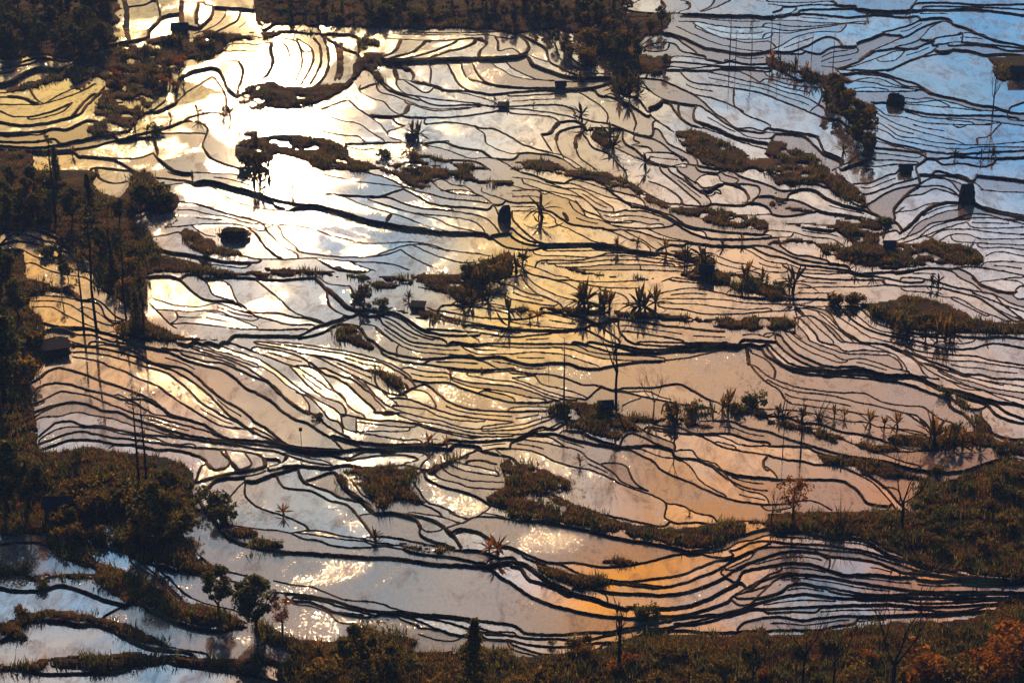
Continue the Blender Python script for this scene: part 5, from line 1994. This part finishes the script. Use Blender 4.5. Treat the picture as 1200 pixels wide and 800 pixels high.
def limbs(r, base, dirn, ln, rad, depth, V, Fc, tips, spread=.6, up=.25, kids=(2, 3), sides=4, keep=.72):
    pts = [base]; d = Vector(dirn).normalized(); p = Vector(base); n = 3
    for i in range(n):
        d = (d + Vector((r.uniform(-1, 1), r.uniform(-1, 1), r.uniform(-.4, .6))) * .13 + Vector((0, 0, up * .2))).normalized()
        p = p + d * ln / n; pts.append(p.copy())
    tube(V, Fc, pts, [rad, rad * .85, rad * .72, rad * .6], sides)
    if depth == 0: tips.append((p, d)); return
    for k in range(r.randint(*kids)):
        nd = (d + Vector((r.uniform(-1, 1), r.uniform(-1, 1), r.uniform(-.3, .8))) * spread).normalized()
        st = pts[-1] if k == 0 else pts[r.choice((1, 2, 3))]
        limbs(r, st, nd, ln * keep * r.uniform(.75, 1.1), rad * .58, depth - 1, V, Fc, tips, spread, up, kids, max(3, sides - 1), keep)
def leafy_tree(seed, material, crown=(.32, .34), base=.18, n=1500, size=.035, clumps=22):
    """unit height; trunk with limbs, crown of leaf clumps around limb tips"""
    r = random.Random(seed); V, Fc, tips = [], [], []
    tube(V, Fc, [(0, 0, -.06), (.01, .0, base * .6), (.0, .01, base)], [.030, .024, .020], 6)
    for k in range(5): limbs(r, (0, 0, base * r.uniform(.7, 1)), (r.uniform(-1, 1), r.uniform(-1, 1), r.uniform(.5, 1.6)), .24, .014, 2, V, Fc, tips, .7)
    tk = mk_mesh('trunk', V, Fc, M['bark']); V, Fc = [], []
    for k in range(clumps):
        a = r.uniform(0, 6.283); zz = r.uniform(-1, 1); q = math.sqrt(max(0, 1 - zz * zz)) * r.uniform(.35, 1.25)
        cs = r.uniform(.05, .13)
        leaf_cloud(r, n // clumps, math.cos(a) * q * crown[0] * .8, math.sin(a) * q * crown[0] * .8, 1 - crown[1] + zz * crown[1] * .8 - .04, cs, cs, cs * .8, size, V, Fc)
    leaf_cloud(r, n // 9, 0, 0, 1 - crown[1], crown[0] * .7, crown[0] * .7, crown[1] * .8, size, V, Fc)
    return [('trunk', tk, []), ('crown', mk_mesh('crown', V, Fc, material), [])]
def conifer(seed, material, n=1600, width=.2):
    r = random.Random(seed); V, Fc = [], []
    tube(V, Fc, [(0, 0, -.05), (0, 0, .5), (0, 0, .98)], [.022, .014, .003], 5)
    tk = mk_mesh('trunk', V, Fc, M['bark']); V, Fc = [], []
    for k in range(26):
        z = .12 + .86 * k / 26; rr = width * (1 - z) ** .8 + .02
        for j in range(5):
            a = r.uniform(0, 6.283); q = rr * r.uniform(.5, 1.05)
            leaf_cloud(r, n // 130, math.cos(a) * q * .6, math.sin(a) * q * .6, z - q * .15, q * .5, q * .5, .035, .03, V, Fc, 0)
    return [('trunk', tk, []), ('crown', mk_mesh('crown', V, Fc, material), [])]
def tall_thin(seed, material, n=260, crown0=.45, leafy=1.0, thick=.017, twin=False):
    """slender trunk with sparse short side branches"""
    r = random.Random(seed); V, Fc, tips = [], [], []
    for t_ in range(2 if twin else 1):
        ox = .07 * t_; bend = r.uniform(-.02, .02)
        tube(V, Fc, [(ox, 0, -.03), (ox + bend, 0, .35), (ox - bend * .5, 0, .7), (ox + bend, 0, 1 - .1 * t_)], [thick, thick * .8, thick * .55, thick * .15], 5)
        tk_n = len(V)
    trunk = mk_mesh('trunk', V, Fc, M['bark']); V, Fc = [], []
    brs = []
    for k in range(int(12 * (2 if twin else 1))):
        z = crown0 + (1 - crown0) * r.random() ** .8 * .97; a = r.uniform(0, 6.283)
        limbs(r, (.07 * (k % 2) if twin else 0, 0, z), (math.cos(a), math.sin(a), r.uniform(.2, .9)), .10 * (1.25 - z), .004, 1, V, Fc, tips, .6, .2, (2, 3), 3)
        brs.append(('branch', mk_mesh('branch', V, Fc, M['bark']), [])); V, Fc = [], []
    parts = [('trunk', trunk, [])] + brs
    if leafy > 0:
        V, Fc = [], []
        for p, d in tips: leaf_cloud(r, max(1, int(n * leafy / len(tips))), p.x, p.y, p.z, .02, .02, .018, .012, V, Fc, 0)
        parts.append(('crown', mk_mesh('crown', V, Fc, material), []))
    return parts
def bare_tree(seed, fork=.3, spread=.55, rad=.014, depth=4, ln=.27):
    r = random.Random(seed); V, Fc, tips = [], [], []
    tube(V, Fc, [(0, 0, -.05), (.006, 0, fork * .6), (0, .005, fork)], [rad * 1.25, rad, rad * .85], 6)
    tk = mk_mesh('trunk', V, Fc, M['bark']); V, Fc = [], []
    brs = []
    for k in range(3):
        V, Fc = [], []; limbs(r, (0, .005, fork * (1 - .08 * k)), (r.uniform(-1, 1) * .7, r.uniform(-1, 1) * .7, 1.1), ln, rad * .75, depth, V, Fc, tips, spread, .3, (2, 3), 4, .76)
        brs.append((V, Fc))
    mx = max(v[2] for V, Fc in brs for v in V)
    return [('trunk', tk, [])] + [('branch', mk_mesh('branch', [(v[0], v[1], v[2] if v[2] < fork else fork + (v[2] - fork) * (1 - fork) / (mx - fork)) for v in V], Fc, M['bark']), []) for V, Fc in brs]
def bush(seed, material, n=420, size=.10, flat=.75):
    r = random.Random(seed); V, Fc, tips = [], [], []
    for k in range(6): limbs(r, (0, 0, -.05), (r.uniform(-1, 1), r.uniform(-1, 1), 1.1), .4, .02, 1, V, Fc, tips, .6, .2, (2, 3), 3)
    st = mk_mesh('stem', V, Fc, M['bark']); V, Fc = [], []
    for k in range(9):
        a = r.uniform(0, 6.283); q = r.uniform(.1, .55); cs = r.uniform(.2, .36)
        leaf_cloud(r, n // 9, math.cos(a) * q, math.sin(a) * q, r.uniform(.3, .75) * flat, cs, cs, cs * .8, size, V, Fc)
    return [('stem', st, []), ('foliage', mk_mesh('foliage', V, Fc, material), [])]
def spiky(seed, material, n=34):
    """yucca-like fan of narrow blades from the root"""
    r = random.Random(seed); V, Fc = [], []
    for k in range(n):
        a = r.uniform(0, 6.283); lf = r.uniform(.25, 1.4); L = r.uniform(.6, 1.1); dr = r.uniform(0, .35)
        x0, y0 = r.uniform(-.12, .12), r.uniform(-.12, .12); b = len(V); ww = .022
        for i, t in enumerate((0, .35, .7, 1)):
            q = L * t * math.cos(lf); z = L * (t * math.sin(lf) - dr * t * t); wv = ww * (1 - t * .85)
            V += [(x0 + q * math.cos(a) - math.sin(a) * wv, y0 + q * math.sin(a) + math.cos(a) * wv, z), (x0 + q * math.cos(a) + math.sin(a) * wv, y0 + q * math.sin(a) - math.cos(a) * wv, z)]
        for i in range(3): Fc.append((b + i * 2, b + i * 2 + 1, b + i * 2 + 3, b + i * 2 + 2))
    V2, F2 = [], []; tube(V2, F2, [(0, 0, -.1), (0, 0, .18)], [.05, .03], 5)
    return [('stem', mk_mesh('stem', V2, F2, M['bark']), []), ('leaves', mk_mesh('leaves', V, Fc, material), [])]
# ---------------------------------------------------------------- grass and scrub
def tufts(name, label, U_, V_, hmin, hmax, material, blades=5, spread=.35):
    n = len(U_); H_ = ground_at(U_, V_); P = P3(U_, V_, H_)
    hh = rng.uniform(hmin, hmax, n)
    out = np.zeros((n, blades, 3, 3), np.float32)
    for k in range(blades):
        a = rng.uniform(0, 2 * math.pi, n); ln = rng.uniform(.15, .75, n); h = hh * rng.uniform(.6, 1.1, n)
        bx = rng.normal(0, spread, n) * hh; by = rng.normal(0, spread, n) * hh; ww = hh * rng.uniform(.06, .14, n)
        ca, sa = np.cos(a), np.sin(a)
        out[:, k, 0] = np.stack([P[:, 0] + bx - sa * ww, P[:, 1] + by + ca * ww, P[:, 2] - .1], 1)
        out[:, k, 1] = np.stack([P[:, 0] + bx + sa * ww, P[:, 1] + by - ca * ww, P[:, 2] - .1], 1)
        out[:, k, 2] = np.stack([P[:, 0] + bx + ca * ln * h, P[:, 1] + by + sa * ln * h, P[:, 2] + h], 1)
    Vt = out.reshape(-1, 3); o = mesh_obj(name, Vt, np.arange(len(Vt)).reshape(-1, 3), material)
    o['kind'] = 'stuff'; o['label'] = label; o['category'] = 'grass'; return o
dj, di = np.nonzero(dry)
k = rng.integers(0, len(dj), 85000)
tu, tv = (di[k] + rng.random(len(k))) / S - PU, (dj[k] + rng.random(len(k))) / S - PV
dens = fnoise(tu / 22, tv / 14, 4)
sel = dens > .36
tufts('dry_grass', 'rust brown dry grass and scrub on the unflooded slopes', tu[sel], tv[sel], .15, .8, M['grass'], 5, .8)
k = rng.integers(0, len(dj), 36000); tu, tv = (di[k] + rng.random(len(k))) / S - PU, (dj[k] + rng.random(len(k))) / S - PV; sel = fnoise(tu / 18 + 50, tv / 12 + 50, 4) > .5
o = tufts('low_scrub', 'dark low scrub covering the unflooded slopes', tu[sel], tv[sel], .35, 1.1, M['leaf_olive'], 8, .7)
k = rng.integers(0, len(dj), 14000); tu, tv = (di[k] + rng.random(len(k))) / S - PU, (dj[k] + rng.random(len(k))) / S - PV; sel = fnoise(tu / 9 + 80, tv / 6 + 20, 3) > .56
tufts('brush', 'taller mixed brush standing in clumps on the unflooded ground', tu[sel], tv[sel], .9, 2.0, M['leaf_dark'], 14, .5)
allq = np.vstack([q[2:-2] for wd, q in banks if len(q) > 5]); k = rng.integers(0, len(allq), 34000); q = allq[k] + rng.normal(0, .5, (34000, 2))
sel = fnoise(q[:, 0] / 25 + 7, q[:, 1] / 18, 3) > .5; q = q[sel]; 
# these stand on the banks: lift to the bank crest
_ga = ground_at
def ground_at(u, v):
    u = np.asarray(u); x = np.clip(((u + PU) * S).astype(int), 0, W2 - 1); y = np.clip(((np.asarray(v) + PV) * S).astype(int), 0, H2 - 1)
    return np.where(wl[y, x] > 0, hgt[np.clip(wl[y, x] - 1, 0, NL - 1)] + .15, _ga(u, v))
tufts('bank_grass', 'short dry grass growing along the mud banks', q[:, 0], q[:, 1], .12, .4, M['grass'], 4)
ground_at = _ga
# ---------------------------------------------------------------- plants and trees, one by one
K = dict(
    b0=banana_kind(1, M['leaf_palm']), b1=banana_kind(2, M['leaf_palm'], 13, .28, .66), b2=banana_kind(3, M['leaf_palmdark'], 15, .18, .75), b3=banana_kind(4, M['leaf_palmdark'], 12, .30, .70), b4=banana_kind(5, M['leaf_orange'], 12, .2, .7),
    t0=leafy_tree(11, M['leaf_dark'], n=2600, size=.03), t1=leafy_tree(12, M['leaf_dark'], (.26, .42), .15, 2600, .03), t2=leafy_tree(13, M['leaf_olive'], (.36, .36), .25, 2400, .034), t3=leafy_tree(14, M['leaf_orange'], (.3, .33), .3, 700, .03),
    t4=leafy_tree(15, M['leaf_dark'], (.42, .45), .1, 3600, .026, 24),
    c0=conifer(21, M['leaf_dark']), c1=conifer(22, M['leaf_dark'], 1900, .27),
    l0=tall_thin(31, M['leaf_dark']), l1=tall_thin(32, M['leaf_dark'], 200, .6, 1, .013), l2=tall_thin(33, M['leaf_dark'], 0, .4, 0, .015), l3=tall_thin(34, M['leaf_dark'], 160, .35, 1, .013, True),
    r0=bare_tree(41), r1=bare_tree(42, .42, .45), r2=bare_tree(43, .25, .7, .016), r3=bare_tree(44, .5, .4, .02, 3, .2),
    u0=bush(51, M['leaf_dark']), u1=bush(52, M['leaf_olive']), u2=bush(53, M['leaf_orange'], 520, .08), u3=bush(54, M['leaf_olive'], 700, .07, 1.0),
    s0=spiky(61, M['leaf_palmdark']), s1=spiky(62, M['leaf_palm']),
)
KIND = dict(b=('banana_plant', 'plant'), t=('leafy_tree', 'tree'), c=('conifer_tree', 'tree'), l=('slender_tree', 'tree'), r=('bare_tree', 'tree'), u=('bush', 'bush'), s=('spiky_plant', 'plant'))
GROUPS = dict(b='banana-like plants along the terrace banks', t='leafy trees on the slopes', c='conifers on the slopes', l='tall slender trees', r='bare winter trees', u='bushes among the terraces', s='spiky plants on the banks')
NAMES = {}
for row in PLANTS.strip().split('\n'):
    row = row.strip()
    if not row: continue
    a, _, lab_ = row.partition('|'); t = a.split(); kd = t[0]; u, v, hp = map(float, t[1:4])
    nm, ct = KIND[kd[0]]; sc = hpx(v, hp) * (rnd.uniform(.95, 1.25) if kd[0] in 'bs' else 1)
    rz = rnd.uniform(0, 6.28) if kd != 'l3' else rnd.uniform(-.3, .3)
    place(nm, lab_.strip(), ct, K[kd], u, v, rz, GROUPS[kd[0]], sc)
# ---------------------------------------------------------------- huts
def box(x0, x1, y0, y1, z0, z1, V, Fc):
    b = len(V); V += [(x, y, z) for z in (z0, z1) for y in (y0, y1) for x in (x0, x1)]
    Fc += [(b, b + 2, b + 3, b + 1), (b + 4, b + 5, b + 7, b + 6), (b, b + 1, b + 5, b + 4), (b + 2, b + 6, b + 7, b + 3), (b, b + 4, b + 6, b + 2), (b + 1, b + 3, b + 7, b + 5)]
def hut_parts(w_, d_, h_, roof_h, flat=False):
    x, y = w_ / 2, d_ / 2; parts = []; V, Fc = [], []
    # four mud walls with a doorway gap at the front
    t = .22; dw = .5
    box(-x, -dw, -y, -y + t, -.6, h_, V, Fc); box(dw, x, -y, -y + t, -.6, h_, V, Fc); box(-dw, dw, -y + .003, -y + t - .003, h_ - .35, h_ - .003, V, Fc)
    box(-x, x, y - t, y, -.6, h_, V, Fc); box(-x, -x + t, -y + t, y - t, -.6, h_ - .002, V, Fc); box(x - t, x, -y + t, y - t, -.6, h_ - .002, V, Fc)
    if not flat:
        for s in (-1, 1):
            b = len(V); xx = s * x; x2 = s * (x - t); V += [(xx, -y, h_), (xx, y, h_), (xx, 0, h_ + roof_h - .05), (x2, -y, h_), (x2, y, h_), (x2, 0, h_ + roof_h - .05)]
            Fc += [(b, b + 1, b + 2), (b + 3, b + 5, b + 4), (b, b + 2, b + 5, b + 3), (b + 1, b + 4, b + 5, b + 2)]
    parts.append(('wall', mk_mesh('wall', V, Fc, M['mudbrick']), []))
    V, Fc = [], []; e = .35; th = .16
    if flat:
        b = 0; V = [(-x - e, -y - e, h_ + .02), (x + e, -y - e, h_ + .02), (x + e, y + e, h_ + .02 + roof_h), (-x - e, y + e, h_ + .02 + roof_h)]; V += [(a, b_, c + th) for a, b_, c in V]
        Fc = [(0, 3, 2, 1), (4, 5, 6, 7), (0, 1, 5, 4), (1, 2, 6, 5), (2, 3, 7, 6), (3, 0, 4, 7)]
    else:
        for s in (-1, 1):
            b = len(V); sl = roof_h / y; V += [(-x - e, s * (y + e), h_ - sl * e), (x + e, s * (y + e), h_ - sl * e), (x + e, 0, h_ + roof_h), (-x - e, 0, h_ + roof_h)]
            V += [(a, q, c + th) for a, q, c in V[b:b + 4]]
            Fc += [(b, b + 1, b + 2, b + 3), (b + 4, b + 7, b + 6, b + 5), (b, b + 4, b + 5, b + 1), (b + 1, b + 5, b + 6, b + 2), (b + 3, b + 2, b + 6, b + 7), (b, b + 3, b + 7, b + 4)]
    subs = []
    V2, F2 = [], []; box(-x - e, x + e, -.12, .12, h_ + roof_h + .1, h_ + roof_h + .24, V2, F2)
    if not flat: subs = [('ridge', mk_mesh('ridge', V2, F2, M['thatch']))]
    parts.append(('roof', mk_mesh('roof', V, Fc, M['thatch']), subs))
    V, Fc = [], []; box(-dw + .03, dw - .03, -y + .05, -y + .12, -.3, h_ - .36, V, Fc)
    parts.append(('door', mk_mesh('door', V, Fc, M['wood']), []))
    return parts
def hut(u, v, wpx, lab_, rz=0., flat=False, hr=.5, group='small dark field huts'):
    m_ = wpx * .7 / float(ppm(v)); pr = hut_parts(m_ * .88, m_ * .62, m_ * hr * .85, m_ * (.12 if flat else .26), flat)
    place('field_hut', lab_, 'hut', pr, u, v, rz, group)
for a in HUTS: hut(*a)
def mound(u, v, wpx, hp, name, lab_, cat_, seed):
    r = random.Random(seed); m_ = wpx / float(ppm(v)) / 2; h_ = hpx(v, hp)
    bm = bmesh.new(); bmesh.ops.create_icosphere(bm, subdivisions=4, radius=1)
    for q in bm.verts:
        n_ = fnoise(np.array([q.co.x * 1.7 + seed + 5]), np.array([q.co.y * 1.7 + q.co.z * 2 + 8]), 4)[0]
        s = 1 + (n_ - .5) * .7; q.co = Vector((q.co.x * m_ * s, q.co.y * m_ * .8 * s, max(q.co.z, -.3) * h_ * .8 * s + h_ * .1))
    me = bpy.data.meshes.new(name); bm.to_mesh(me); bm.free(); me.materials.append(M['thatch'] if cat_ == 'haystack' else M['bank'])
    o = bpy.data.objects.new(name, me); C.objects.link(o); o.location = at(u, v); o['label'] = lab_; o['category'] = cat_; return o
for a in MOUNDS: mound(*a)
# thin marker posts
def post(u, v, hp, lab_, box_top=False):
    h_ = hpx(v, hp); V, Fc = [], []; tube(V, Fc, [(0, 0, -.4), (.02, 0, h_ * .5), (0, .02, h_)], [.09, .08, .07], 6)
    pr = [('pole', mk_mesh('pole', V, Fc, M['wood']), [])]
    if box_top: V, Fc = [], []; box(-.35, .35, -.2, .2, h_ + .002, h_ + .7, V, Fc); pr.append(('pole_box', mk_mesh('pole_box', V, Fc, M['wood']), []))  # plain dark box on the pole, holds no lamp
    place('wooden_post', lab_, 'post', pr, u, v, 0, None)
for a in POSTS: post(*a)

# ---------------------------------------------------------------- air: one closed box of thin blue evening haze
hz = bpy.data.materials.new('evening haze'); hz.use_nodes = True; t = NT(hz.node_tree)
pv = t.n('ShaderNodeVolumePrincipled'); pv.inputs['Color'].default_value = (.28, .48, 1.0, 1); pv.inputs['Density'].default_value = HAZE; pv.inputs['Anisotropy'].default_value = .2
o_ = t.n('ShaderNodeOutputMaterial'); t.l(pv.outputs[0], o_.inputs['Volume'])
V, Fc = [], []; box(-24000, 24000, -24000, 24000, -40, HC + 12, V, Fc)
o = bpy.data.objects.new('haze', mk_mesh('haze', V, Fc, hz)); C.objects.link(o); o['kind'] = 'stuff'
